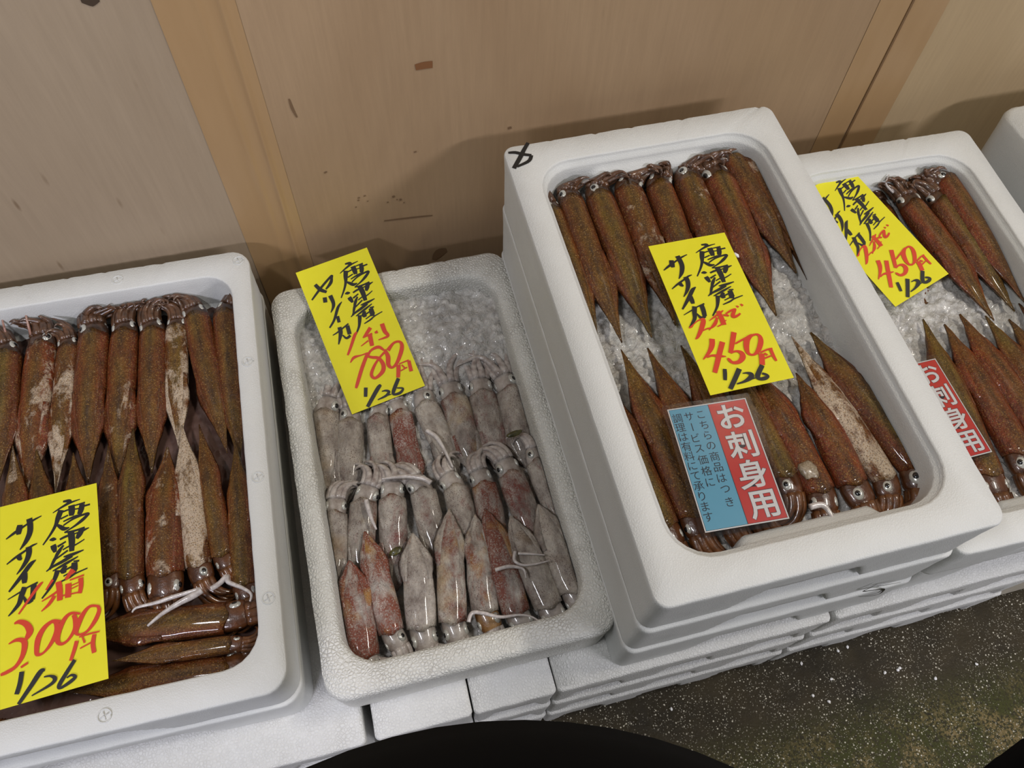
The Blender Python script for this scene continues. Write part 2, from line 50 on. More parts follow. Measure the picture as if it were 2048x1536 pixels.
tent=[('b2mid',3,0.0042,1,[[-0.1596,-0.312,-0.204],[-0.1683,-0.304,-0.204],[-0.1851,-0.2973,-0.204],[-0.2026,-0.2944,-0.204],[-0.215,-0.2934,-0.204]]),('b2front',4,0.0028,1,[[-0.1522,-0.4816,-0.204],[-0.1463,-0.473,-0.204],[-0.1351,-0.4758,-0.204],[-0.117,-0.4847,-0.204],[-0.0978,-0.4872,-0.204],[-0.0844,-0.4922,-0.204],[-0.0741,-0.5025,-0.204]]),('b2front',5,0.0028,1,[[-0.1108,-0.4335,-0.2],[-0.0946,-0.4333,-0.2],[-0.08,-0.4398,-0.2],[-0.0794,-0.4505,-0.2]]),('b2front',6,0.0024,1,[[-0.0838,-0.4181,-0.2],[-0.0869,-0.4281,-0.2],[-0.0794,-0.4352,-0.2],[-0.0649,-0.4376,-0.2],[-0.0485,-0.4375,-0.2]]),('b2front',6,0.002,1,[[-0.081,-0.4211,-0.2],[-0.0669,-0.4252,-0.2],[-0.0517,-0.4301,-0.2]]),('b2mid',1,0.0035,1,[[-0.2378,-0.3144,-0.206],[-0.2359,-0.3352,-0.206],[-0.2319,-0.3531,-0.206]]),('b2back',4,0.004,1,[[-0.1509,-0.2376,-0.214],[-0.1412,-0.2491,-0.214],[-0.135,-0.2674,-0.214],[-0.1294,-0.2941,-0.214]]),('b1front',8,0.0036,1,[[-0.4036,-0.4006,-0.142],[-0.3942,-0.3965,-0.142],[-0.3872,-0.3912,-0.142],[-0.3857,-0.3975,-0.142],[-0.3723,-0.4072,-0.142],[-0.3645,-0.4155,-0.142],[-0.3662,-0.423,-0.142]]),('b1front',6,0.0045,1,[[-0.412,-0.4002,-0.14],[-0.4217,-0.4042,-0.14],[-0.4343,-0.4079,-0.14],[-0.4518,-0.415,-0.14],[-0.4668,-0.4241,-0.14]]),('b1front',6,0.003,1,[[-0.4139,-0.3987,-0.14],[-0.4409,-0.4005,-0.14],[-0.4572,-0.4023,-0.14],[-0.4763,-0.4028,-0.14],[-0.4813,-0.4067,-0.14]]),('b1back',1,0.0022,0,[[-0.5992,-0.0236,-0.16],[-0.5998,-0.0076,-0.15],[-0.6001,0.0082,-0.142]]),('b1back',0,0.0018,0,[[-0.6286,-0.0152,-0.16],[-0.6278,-0.0048,-0.15],[-0.6278,0.0084,-0.144]]),('b3back',2,0.0028,1,[[0.122,-0.0445,-0.03],[0.1329,-0.0413,-0.024],[0.1337,-0.0333,-0.018],[0.1322,-0.0253,-0.014]]),('b3back',5,0.0035,1,[[0.2081,-0.0386,-0.03],[0.2158,-0.0319,-0.024],[0.2141,-0.0258,-0.018],[0.2103,-0.0196,-0.014]]),('b3front',5,0.004,1,[[0.1788,-0.4972,-0.022],[0.1909,-0.498,-0.022],[0.1949,-0.5082,-0.022],[0.1937,-0.5217,-0.022]]),('b3front',5,0.003,0,[[0.1592,-0.5164,-0.03],[0.1781,-0.519,-0.03],[0.1898,-0.5259,-0.03],[0.1955,-0.5313,-0.03]]),('b4back',2,0.0022,1,[[0.5341,-0.0737,-0.126],[0.5232,-0.0651,-0.116],[0.5302,-0.0548,-0.11]]),('b4front',1,0.0045,1,[[0.4485,-0.5198,-0.126],[0.4604,-0.5155,-0.126],[0.4631,-0.5234,-0.126]])]
extra={'scrapA':[-0.0452,-0.268,-0.212],'scrapB':[-0.2157,-0.3799,-0.218],'sucker':[0.1935,-0.4616,-0.022],'bead':[0.224,-0.1982,-0.022]}
crumbs=[[0.1172,-0.5896,-0.5535],[0.3621,-0.6077,-0.5535],[0.3892,-0.5729,-0.5535],[0.4648,-0.6199,-0.5535],[0.3255,-0.6223,-0.5535],[0.4441,-0.6185,-0.5535],[0.5846,-0.6407,-0.5535],[0.5138,-0.6445,-0.5535],[0.3449,-0.6357,-0.5535],[0.3278,-0.5764,-0.5535],[0.4691,-0.618,-0.5535],[0.4058,-0.571,-0.5535]]
mark1=[[[0.0055,-0.0108,0.0016],[0.0137,-0.0122,0.0023],[0.0227,-0.0173,0.0023],[0.0311,-0.0206,0.002]],[[0.0324,-0.0002,0.0023],[0.0245,-0.0106,0.0026],[0.0173,-0.0211,0.0029],[0.0058,-0.0363,0.0026]],[[0.0311,-0.0206,0.0023],[0.0256,-0.0289,0.0023],[0.0102,-0.0344,0.0016]]]
mark2=[[[0.3129,-0.1691,0.0013],[0.2787,-0.1564,0.0027]],[[0.2713,-0.1401,0.001],[0.2687,-0.1543,0.0024],[0.2673,-0.1657,0.0027],[0.2972,-0.1823,0.0037],[0.306,-0.2073,0.0027],[0.297,-0.2086,0.002],[0.2725,-0.1927,0.001]]]
# ------------------------------------------------------------ helpers
def tag(o, label=None, cat=None, group=None, kind=None):
    if label: o['label'] = label
    if cat: o['category'] = cat
    if group: o['group'] = group
    if kind: o['kind'] = kind
    return o
def mk(name, V, F, mat, parent=None, smooth=True):
    me = bpy.data.meshes.new(name); me.from_pydata([tuple(v) for v in V], [], F); me.update()
    if smooth: me.polygons.foreach_set('use_smooth', [True] * len(me.polygons))
    me.materials.append(mat)
    o = bpy.data.objects.new(name, me); COL.objects.link(o)
    if parent is not None: o.parent = parent
    return o
def empty(name, M):
    o = bpy.data.objects.new(name, None); COL.objects.link(o); o.matrix_world = M; o.empty_display_size = 0.02
    return o
class MB:
    def __init__(s): s.V = []; s.F = []
    def add(s, V, F):
        n = len(s.V); s.V += [Vector(v) for v in V]; s.F += [[i + n for i in f] for f in F]; return s
    def loft(s, rings, cap0=True, cap1=True, closed=True):
        n = len(s.V); m = len(rings[0])
        for r in rings: s.V += [Vector(v) for v in r]
        for i in range(len(rings) - 1):
            for j in range(m if closed else m - 1):
                k = (j + 1) % m
                s.F.append([n + i * m + j, n + i * m + k, n + (i + 1) * m + k, n + (i + 1) * m + j])
        if cap0: s.F.append([n + j for j in range(m)][::-1])
        if cap1: s.F.append([n + (len(rings) - 1) * m + j for j in range(m)])
        return s
    def box(s, a, b):
        x0, y0, z0 = a; x1, y1, z1 = b
        s.loft([[(x0, y0, z0), (x1, y0, z0), (x1, y1, z0), (x0, y1, z0)], [(x0, y0, z1), (x1, y0, z1), (x1, y1, z1), (x0, y1, z1)]]); return s
    def tube(s, P, R, m=7, flat=1.0):
        P = [Vector(p) for p in P]; rings = []; up = Vector((0, 0, 1)); prev = None
        for i, p in enumerate(P):
            t = (P[min(i + 1, len(P) - 1)] - P[max(i - 1, 0)])
            t = t.normalized() if t.length > 1e-9 else Vector((0, -1, 0))
            a = t.cross(up)
            if a.length < 0.15: a = prev if prev is not None else Vector((1, 0, 0))
            a = (a - t * a.dot(t)).normalized(); prev = a; b = a.cross(t)
            rings.append([p + a * (R[i] * math.cos(2 * math.pi * j / m)) + b * (R[i] * flat * math.sin(2 * math.pi * j / m)) for j in range(m)])
        return s.loft(rings)
    def ellipsoid(s, c, ax, nu=12, nv=8):
        c = Vector(c); rings = []
        for i in range(nv + 1):
            ph = math.pi * (i + 0.02 * (1 if i == 0 else -1 if i == nv else 0)) / nv
            rings.append([c + ax[0] * (math.sin(ph) * math.cos(2 * math.pi * j / nu)) + ax[1] * (math.sin(ph) * math.sin(2 * math.pi * j / nu)) + ax[2] * math.cos(ph) for j in range(nu)])
        return s.loft(rings)
    def obj(s, name, mat, parent=None, smooth=True): return mk(name, s.V, s.F, mat, parent, smooth)
def interp(T, s):
    for (a, x), (b, y) in zip(T, T[1:]):
        if s <= b:
            t = (s - a) / (b - a); t = t * t * (3 - 2 * t) * 0.4 + t * 0.6
            return x + (y - x) * t
    return T[-1][1]
def catmull(P, n):
    out = []
    for i in range(len(P) - 1):
        p0, p1, p2, p3 = P[max(i - 1, 0)], P[i], P[i + 1], P[min(i + 2, len(P) - 1)]
        for k in range(n):
            t = k / n
            out.append(tuple(0.5 * ((2 * b) + (-a + c) * t + (2 * a - 5 * b + 4 * c - d) * t * t + (-a + 3 * b - 3 * c + d) * t ** 3) for a, b, c, d in zip(p0, p1, p2, p3)))
    out.append(tuple(P[-1])); return out

# ------------------------------------------------------------ materials
class NT:
    def __init__(s, name):
        s.m = bpy.data.materials.new(name); s.m.use_nodes = True; s.t = s.m.node_tree; s.n = s.t.nodes; s.l = s.t.links
        s.b = s.n['Principled BSDF']; s.out = s.n['Material Output']
    def node(s, t, **k):
        n = s.n.new(t)
        for a, v in k.items():
            if a in ('loc',): continue
            setattr(n, a, v)
        return n
    def L(s, a, b): s.l.new(a, b)
    def val(s, sock, v):
        if hasattr(v, 'is_output') or isinstance(v, bpy.types.NodeSocket): s.l.new(v, sock)
        else: sock.default_value = v
    def coord(s, kind='Object'): return s.node('ShaderNodeTexCoord').outputs[kind]
    def mapping(s, v, scale=(1, 1, 1), loc=None):
        m = s.node('ShaderNodeMapping'); s.L(v, m.inputs['Vector']); m.inputs['Scale'].default_value = scale
        if loc is not None: s.val(m.inputs['Location'], loc)
        return m.outputs[0]
    def noise(s, v, scale, detail=4, rough=0.6, dist=0.0):
        n = s.node('ShaderNodeTexNoise'); s.L(v, n.inputs['Vector']); n.inputs['Scale'].default_value = scale
        n.inputs['Detail'].default_value = detail; n.inputs['Roughness'].default_value = rough; n.inputs['Distortion'].default_value = dist
        return n.outputs['Fac']
    def voro(s, v, scale, feature='F1', out='Distance', rnd=1.0):
        n = s.node('ShaderNodeTexVoronoi', feature=feature); s.L(v, n.inputs['Vector']); n.inputs['Scale'].default_value = scale
        n.inputs['Randomness'].default_value = rnd
        return n.outputs[out]
    def ramp(s, v, stops, interp='LINEAR'):
        r = s.node('ShaderNodeValToRGB'); s.L(v, r.inputs[0]); cr = r.color_ramp; cr.interpolation = interp
        while len(cr.elements) < len(stops): cr.elements.new(0.5)
        for e, (p, c) in zip(cr.elements, stops):
            e.position = p; e.color = (c, c, c, 1) if isinstance(c, (int, float)) else (*c, 1)
        return r.outputs[0]
    def math(s, op, a, b=None, clamp=False):
        n = s.node('ShaderNodeMath', operation=op, use_clamp=clamp); s.val(n.inputs[0], a)
        if b is not None: s.val(n.inputs[1], b)
        return n.outputs[0]
    def mix(s, f, a, b, blend='MIX'):
        n = s.node('ShaderNodeMix', data_type='RGBA', blend_type=blend)
        s.val(n.inputs[0], f)
        for i, v in ((6, a), (7, b)):
            if isinstance(v, tuple): n.inputs[i].default_value = (*v, 1)
            else: s.L(v, n.inputs[i])
        return n.outputs[2]
    def sep(s, v):
        n = s.node('ShaderNodeSeparateXYZ'); s.L(v, n.inputs[0]); return n.outputs
    def bump(s, h, strength, dist, prev=None):
        n = s.node('ShaderNodeBump'); s.L(h, n.inputs['Height']); n.inputs['Strength'].default_value = strength; n.inputs['Distance'].default_value = dist
        if prev is not None: s.L(prev, n.inputs['Normal'])
        return n.outputs[0]
    def set(s, **k):
        for a, v in k.items():
            sock = s.b.inputs[a.replace('_', ' ')]
            if isinstance(v, tuple): sock.default_value = (*v, 1) if sock.type == 'RGBA' else v
            else: s.val(sock, v)
        return s.m
def plain(name, col, rough=0.5, **k):
    t = NT(name); return t.set(Base_Color=col, Roughness=rough, **k)

def foam_mat(name, base, dirt, bead=420, strength=0.25, bd=0.0006):
    t = NT(name); c = t.coord()
    v = t.voro(c, bead, 'DISTANCE_TO_EDGE'); d = t.noise(c, 14, 5, 0.7)
    edge = t.ramp(v, [(0.0, 0.0), (0.12, 1.0)])
    patch = t.ramp(d, [(0.48, 0.10), (0.70, 1.0)])
    col = t.mix(t.math('MULTIPLY', t.math('MULTIPLY', t.math('SUBTRACT', 1.0, edge), patch), dirt), base, (0.16, 0.14, 0.11))
    fine = t.noise(c, 30, 3, 0.6)
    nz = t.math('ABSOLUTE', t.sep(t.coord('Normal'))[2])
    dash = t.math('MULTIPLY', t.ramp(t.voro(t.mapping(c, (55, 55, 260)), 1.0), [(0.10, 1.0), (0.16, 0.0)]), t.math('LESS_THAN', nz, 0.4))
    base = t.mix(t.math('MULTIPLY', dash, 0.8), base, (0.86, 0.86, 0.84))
    col = t.mix(t.math('MULTIPLY', t.ramp(fine, [(0.35, 0.0), (0.75, 1.0)]), 0.16 * (0.4 + dirt)), col, (0.45, 0.43, 0.36))
    nb = t.bump(t.ramp(v, [(0.0, 0.0), (0.3, 1.0)]), strength, bd)
    nb = t.bump(t.noise(c, 900, 2, 0.5), 0.08, 0.0004, nb)
    return t.set(Base_Color=col, Roughness=0.55, Normal=nb, Specular_IOR_Level=0.35)
M_FOAM = foam_mat('white_foam', (0.63, 0.64, 0.615), 0.12)
M_FOAM_OLD = foam_mat('worn_foam', (0.67, 0.67, 0.62), 0.95, 270, 0.8, 0.0009)
M_FOAM_LOW = foam_mat('scuffed_foam', (0.66, 0.66, 0.63), 0.45, 290, 0.7, 0.0007)
M_FOAM_DIRTY = foam_mat('stained_foam', (0.52, 0.47, 0.37), 0.9, 330, 0.4)

def skin_mat(name, pale_kind):
    t = NT(name); c = t.coord(); oi = t.node('ShaderNodeObjectInfo'); rnd = oi.outputs['Random']
    comb = t.node('ShaderNodeCombineXYZ'); t.L(t.math('MULTIPLY', rnd, 7.0), comb.inputs[0]); t.L(t.math('MULTIPLY', rnd, 3.0), comb.inputs[1]); t.L(t.math('MULTIPLY', rnd, 5.0), comb.inputs[2])
    add = t.node('ShaderNodeVectorMath', operation='ADD'); t.L(c, add.inputs[0]); t.L(comb.outputs[0], add.inputs[1]); v = add.outputs[0]
    sc = t.node('ShaderNodeSeparateColor'); t.L(oi.outputs['Color'], sc.inputs[0]); pr, pg, pb = sc.outputs[0], sc.outputs[1], sc.outputs[2]
    x = t.math('ABSOLUTE', t.sep(c)[0])
    blot = t.noise(t.mapping(v, (1, 0.55, 1)), 40, 5, 0.70, 0.4)
    fine = t.noise(v, 420, 3, 0.6)
    spot = t.voro(v, 430); dots = t.voro(v, 520)
    if not pale_kind:
        dors = t.ramp(t.math('MULTIPLY', x, 60.0), [(0.0, 1.0), (0.25, 0.9), (0.75, 0.0)])
        dors = t.math('MULTIPLY', dors, t.math('ADD', 0.35, pg))
        red = t.mix(pb, (0.120, 0.034, 0.0075), (0.185, 0.033, 0.0085))
        col = t.mix(t.math('MULTIPLY', dors, t.ramp(t.noise(t.mapping(v, (1, 0.5, 1)), 30, 3), [(0.30, 0.25), (0.65, 1.0)])), red, (0.165, 0.106, 0.0145))
        stripe = t.ramp(t.math('MULTIPLY', x, 100.0), [(0.0, 1.0), (0.3, 0.4), (0.6, 0.0)])
        col = t.mix(t.math('MULTIPLY', stripe, t.math('MULTIPLY', t.ramp(blot, [(0.35, 0.0), (0.6, 1.0)]), 0.8)), col, (0.022, 0.011, 0.003))
        col = t.mix(t.math('MULTIPLY', t.ramp(t.noise(t.mapping(v, (1.4, 0.45, 1.4)), 80, 5, 0.72), [(0.38, 0.0), (0.66, 1.0)]), 0.75), col, (0.040, 0.015, 0.0045))
        lo = t.math('SUBTRACT', 0.79, t.math('MULTIPLY', pr, 0.52))
        mask = t.math('MULTIPLY', t.math('SUBTRACT', t.math('ADD', blot, t.math('MULTIPLY', t.math('SUBTRACT', fine, 0.5), 0.10)), lo), 9.0, True)
        col = t.mix(t.math('MULTIPLY', mask, 0.92), col, (0.50, 0.40, 0.29))
        sp = t.math('MULTIPLY', t.ramp(spot, [(0.18, 1.0), (0.36, 0.0)]), t.math('MULTIPLY', t.ramp(t.noise(v, 60, 2), [(0.30, 0.1), (0.55, 1.0)]), 0.9))
        col = t.mix(sp, col, (0.25, 0.135, 0.032))
        big = t.math('MULTIPLY', t.ramp(t.voro(v, 190), [(0.07, 1.0), (0.14, 0.0)]), 0.55)
        col = t.mix(big, col, (0.42, 0.29, 0.13))
        col = t.mix(t.math('MULTIPLY', t.ramp(dots, [(0.20, 1.0), (0.42, 0.0)]), 0.6), col, (0.022, 0.007, 0.002))
    else:
        col = t.mix(t.ramp(t.noise(t.mapping(v, (1, 0.6, 1)), 48, 5, 0.7), [(0.34, 0.0), (0.66, 1.0)]), (0.155, 0.125, 0.105), (0.46, 0.42, 0.36))
        col = t.mix(t.math('MULTIPLY', t.ramp(t.noise(v, 30, 3), [(0.5, 0.0), (0.72, 1.0)]), pb), col, (0.60, 0.59, 0.55))
        lo = t.math('SUBTRACT', 0.63, t.math('MULTIPLY', pr, 0.33))
        mask = t.math('MULTIPLY', t.math('SUBTRACT', blot, lo), 6.0, True)
        net = t.ramp(t.voro(v, 480), [(0.16, 0.15), (0.5, 1.0)])
        rc = t.mix(pg, (0.145, 0.022, 0.020), (0.185, 0.038, 0.009))
        col = t.mix(t.math('MULTIPLY', mask, t.math('MULTIPLY', net, 0.9)), col, rc)
        yel = t.math('MULTIPLY', t.ramp(t.noise(v, 26, 2), [(0.56, 0.0), (0.72, 1.0)]), t.math('MULTIPLY', pg, 0.7))
        col = t.mix(yel, col, (0.42, 0.25, 0.05))
        dm = t.math('MULTIPLY', t.ramp(t.voro(v, 470), [(0.16, 1.0), (0.34, 0.0)]), t.ramp(t.noise(v, 45, 2), [(0.36, 0.05), (0.6, 0.85)]))
        col = t.mix(dm, col, (0.070, 0.026, 0.022))
    nb = t.bump(t.noise(t.mapping(v, (1, 0.7, 1)), 110, 5, 0.68), 0.8, 0.0045)
    nb = t.bump(spot, 0.4, 0.0006, nb)
    return t.set(Base_Color=col, Roughness=0.42, Normal=nb, Coat_Weight=0.45, Coat_Roughness=0.07, Specular_IOR_Level=0.25,
                 Subsurface_Weight=0.06 if not pale_kind else 0.12, Subsurface_Radius=(0.006, 0.003, 0.002), Subsurface_Scale=0.5)
M_SKIN_B = skin_mat('brown_squid_skin', False)
M_SKIN_P = skin_mat('pale_squid_skin', True)
def flesh(name, a, b, scale, coat=0.6):
    t = NT(name); c = t.coord(); col = t.mix(t.ramp(t.noise(c, scale, 4), [(0.35, 0.0), (0.65, 1.0)]), a, b)
    col = t.mix(t.math('MULTIPLY', t.ramp(t.voro(c, 900), [(0.1, 1.0), (0.25, 0.0)]), 0.4), col, tuple(x * 0.35 for x in a))
    nb = t.bump(t.noise(c, 260, 3), 0.4, 0.0012)
    return t.set(Base_Color=col, Roughness=0.34, Normal=nb, Coat_Weight=coat, Coat_Roughness=0.08)
M_HEAD_B = flesh('brown_squid_head', (0.045, 0.014, 0.004), (0.115, 0.038, 0.010), 70)
M_HEAD_D = flesh('dark_squid_head', (0.022, 0.011, 0.007), (0.085, 0.036, 0.015), 70)
M_HEAD_P = flesh('pale_squid_head', (0.19, 0.155, 0.13), (0.42, 0.38, 0.34), 60)
M_HEAD_O = flesh('orange_squid_head', (0.16, 0.065, 0.016), (0.34, 0.20, 0.08), 60)
M_ARM_B = flesh('brown_squid_arm', (0.060, 0.020, 0.006), (0.165, 0.062, 0.018), 120)
M_ARM_D = flesh('dark_squid_arm', (0.038, 0.017, 0.008), (0.13, 0.058, 0.026), 120)
M_ARM_P = flesh('pale_squid_arm', (0.24, 0.195, 0.175), (0.50, 0.46, 0.42), 120)
M_TENT_W = flesh('white_tentacle', (0.40, 0.36, 0.34), (0.60, 0.56, 0.53), 200)
M_TENT_R = flesh('reddish_tentacle', (0.22, 0.09, 0.06), (0.36, 0.20, 0.15), 200)
t = NT('eye_silver'); c = t.coord()
M_EYE = t.set(Base_Color=t.mix(t.noise(c, 300), (0.36, 0.36, 0.31), (0.62, 0.62, 0.58)), Roughness=0.25, Metallic=0.3, Coat_Weight=0.6)
M_PUPIL = plain('pupil_black', (0.004, 0.004, 0.005), 0.12, Coat_Weight=0.8)
t = NT('crushed_ice'); c = t.coord()
col = t.mix(t.ramp(t.noise(c, 60, 5, 0.7), [(0.35, 0.0), (0.7, 1.0)]), (0.40, 0.385, 0.355), (0.72, 0.71, 0.67))
nb = t.bump(t.noise(c, 120, 4, 0.6, 1.2), 1.0, 0.006); nb = t.bump(t.voro(c, 95, 'SMOOTH_F1'), 0.5, 0.004, nb)
M_ICE = t.set(Base_Color=col, Roughness=0.12, Normal=nb, Subsurface_Weight=0.3, Subsurface_Radius=(0.01, 0.011, 0.012), Subsurface_Scale=0.6, IOR=1.31, Coat_Weight=0.4, Coat_Roughness=0.05)
t = NT('meltwater'); c = t.coord()
M_WATER = t.set(Base_Color=t.mix(t.noise(c, 40), (0.06, 0.030, 0.022), (0.14, 0.085, 0.070)), Roughness=0.08, Normal=t.bump(t.noise(c, 60), 0.3, 0.002), IOR=1.33)
t = NT('yellow_card_paper'); c = t.coord()
M_YEL = t.set(Base_Color=t.mix(t.noise(c, 40, 3), (0.70, 0.645, 0.018), (0.76, 0.71, 0.030)), Roughness=0.6, Specular_IOR_Level=0.25)
M_BLACK = plain('black_marker', (0.012, 0.012, 0.012), 0.45)
M_RED = plain('red_marker', (0.60, 0.045, 0.014), 0.45)
M_CBLUE = plain('card_blue', (0.14, 0.43, 0.60), 0.35)
M_CRED = plain('card_red', (0.62, 0.035, 0.028), 0.35)
M_CWHITE = plain('card_white', (0.80, 0.79, 0.77), 0.4)
M_NAVY = plain('card_print_black', (0.012, 0.015, 0.03), 0.4)
t = NT('clear_laminate'); tr = t.node('ShaderNodeBsdfTransparent'); gl = t.node('ShaderNodeBsdfGlossy'); gl.inputs['Roughness'].default_value = 0.12
fr = t.node('ShaderNodeLayerWeight'); fr.inputs[0].default_value = 0.3; mx = t.node('ShaderNodeMixShader')
tr.inputs[0].default_value = (0.90, 0.90, 0.90, 1)
t.L(t.math('ADD', t.math('MULTIPLY', t.math('POWER', fr.outputs[1], 4.0), 0.4), 0.035), mx.inputs[0]); t.L(tr.outputs[0], mx.inputs[1]); t.L(gl.outputs[0], mx.inputs[2]); t.L(mx.outputs[0], t.out.inputs[0])
M_FILM = t.m

def ply_mat(name, a, b, flecks, seed):
    t = NT(name); c = t.coord(); v = t.mapping(c, (1, 1, 1), (seed, 0, seed * 2))
    g = t.noise(t.mapping(v, (1.0, 1.0, 0.06)), 160, 4, 0.7); big = t.noise(t.mapping(v, (1, 1, 0.35)), 5, 3, 0.6, 0.6)
    col = t.mix(t.ramp(big, [(0.3, 0.0), (0.7, 1.0)]), a, b)
    col = t.mix(t.math('MULTIPLY', t.ramp(g, [(0.35, 0.0), (0.7, 1.0)]), 0.22), col, tuple(x * 0.62 for x in a))
    fl = t.voro(t.mapping(v, (1, 1, 0.22)), 36)
    fm = t.math('MULTIPLY', t.ramp(fl, [(0.035, 1.0), (0.10, 0.0)]), t.ramp(t.noise(v, 9, 2), [(0.45, 0.0), (0.6, flecks)]))
    col = t.mix(fm, col, (0.13, 0.075, 0.035))
    return t.set(Base_Color=col, Roughness=0.5, Normal=t.bump(g, 0.12, 0.0008), Specular_IOR_Level=0.3)
M_PLY_L = ply_mat('grey_plywood', (0.335, 0.255, 0.170), (0.395, 0.310, 0.215), 0.6, 1.3)
M_PLY_M = ply_mat('tan_plywood', (0.335, 0.222, 0.124), (0.40, 0.277, 0.162), 0.15, 4.1)
M_PLY_R = ply_mat('pale_plywood', (0.42, 0.305, 0.170), (0.47, 0.355, 0.21), 0.35, 7.7)
M_TAPE = NT('packing_tape'); c = M_TAPE.coord()
M_TAPE = M_TAPE.set(Base_Color=M_TAPE.mix(M_TAPE.noise(M_TAPE.mapping(c, (1, 1, 0.1)), 60), (0.345, 0.215, 0.100), (0.41, 0.265, 0.132)), Roughness=0.34)
M_DARKGAP = plain('dark_seam', (0.05, 0.03, 0.015), 0.7)
M_SEAM_SHADOW = plain('seam_shadow_brown', (0.17, 0.095, 0.04), 0.6)
M_STAIN = plain('brown_stain', (0.20, 0.085, 0.030), 0.55)
M_DAMP = plain('damp_stain', (0.20, 0.12, 0.062), 0.5)
M_SCRATCH = plain('scratch_brown', (0.17, 0.10, 0.05), 0.6)
t = NT('wet_concrete'); c = t.coord()
n1 = t.noise(c, 7, 5, 0.7); n2 = t.noise(c, 260, 4, 0.75); n3 = t.noise(c, 3.2, 3)
col = t.mix(t.ramp(n1, [(0.3, 0.0), (0.7, 1.0)]), (0.016, 0.012, 0.005), (0.055, 0.041, 0.018))
moss = t.math('MULTIPLY', t.ramp(n2, [(0.48, 0.0), (0.56, 1.0)]), t.ramp(t.sep(c)[1], [(0.0, 1.0), (1.0, 0.0)]))
y = t.sep(c)[1]
far = t.math('MULTIPLY', t.math('SUBTRACT', -0.630, y), 14.0, True)
col = t.mix(t.math('MULTIPLY', far, t.ramp(n2, [(0.40, 0.0), (0.50, 1.0)])), col, (0.050, 0.052, 0.008))
col = t.mix(t.math('MULTIPLY', t.math('MULTIPLY', t.math('SUBTRACT', -0.655, y), 16.0, True), t.math('MULTIPLY', t.ramp(n2, [(0.49, 0.0), (0.54, 1.0)]), t.ramp(t.noise(c, 22, 3), [(0.44, 0.0), (0.58, 1.0)]))), col, (0.20, 0.145, 0.058))
spk = t.math('MAXIMUM', t.ramp(t.voro(c, 150), [(0.13, 1.0), (0.20, 0.0)]), t.math('MULTIPLY', t.ramp(t.voro(c, 330), [(0.16, 1.0), (0.26, 0.0)]), 0.6))
spm = t.ramp(t.noise(c, 18, 3), [(0.36, 0.0), (0.54, 1.0)])
col = t.mix(t.math('MULTIPLY', spk, spm), col, (0.66, 0.62, 0.50))
nb = t.bump(n2, 0.7, 0.004)
M_FLOOR = t.set(Base_Color=col, Roughness=t.ramp(t.noise(c, 30, 3), [(0.3, 0.25), (0.7, 0.6)]), Normal=nb, Specular_IOR_Level=0.3)
M_COAT = plain('black_coat', (0.0025, 0.0025, 0.003), 0.9, Specular_IOR_Level=0.05)
M_SKIN_H = plain('skin', (0.45, 0.28, 0.20), 0.5)
M_HAIR = plain('hair_black', (0.008, 0.007, 0.006), 0.5)
M_SCRAP = flesh('seaweed_scrap', (0.02, 0.022, 0.006), (0.09, 0.08, 0.015), 200)
M_SUCK = flesh('grey_shell', (0.16, 0.12, 0.07), (0.34, 0.28, 0.20), 500, 0.2)

# ------------------------------------------------------------ setting
FZ = -0.555
fl = MB(); fl.box((-2.6, -2.8, FZ - 0.05), (3.0, 0.3, FZ)); tag(fl.obj('floor', M_FLOOR, smooth=False), kind='structure')
WY = 0.050
wall = MB().box((-2.0, WY + 0.012, FZ), (2.6, WY + 0.06, 1.3)).obj('wall_back', M_DARKGAP, smooth=False); tag(wall, kind='structure')
for (a, b, m) in ((-2.0, -0.2935, M_PLY_L), (-0.2915, 0.5265, M_PLY_M), (0.5295, 2.6, M_PLY_R)):
    MB().box((a, WY, FZ), (b, WY + 0.0118, 1.3)).obj('plywood_panel', m, wall, False)
def tape(x0, x1, ridges, z0=FZ + 0.005, z1=1.28, lean=0.0):
    mb = MB(); nx, nz = 36, 60; V = []; F = []
    for k in range(nz + 1):
        z = z0 + (z1 - z0) * k / nz
        for i in range(nx + 1):
            u = i / nx; x = x0 + (x1 - x0) * u + lean * z
            y = WY - 0.0006
            for (c0, wd, h, ph) in ridges:
                cc = c0 + 0.02 * math.sin(z * 7 + ph)
                y -= h * math.exp(-((u - cc) / wd) ** 2)
            V.append((x, y, z))
    for k in range(nz):
        for i in range(nx):
            a = k * (nx + 1) + i; F.append([a, a + 1, a + nx + 2, a + nx + 1])
    n = len(V); V2 = [(x, WY - 0.0001, z) for x, y, z in V]
    return mb.add(V, F).obj('adhesive_tape', M_TAPE, wall)
tape(-0.328, -0.2535, [(0.80, 0.035, 0.0030, 0.3), (0.52, 0.05, 0.0010, 1.7)])
tape(0.479, 0.5805, [(0.47, 0.02, -0.0010, 0.0)])
MB().box((0.5250, WY - 0.0014, FZ + 0.01), (0.5280, WY - 0.0004, 1.28)).obj('seam_shadow', M_SEAM_SHADOW, wall, False)  # brown strip paints the shadow line where tape covers the panel joint
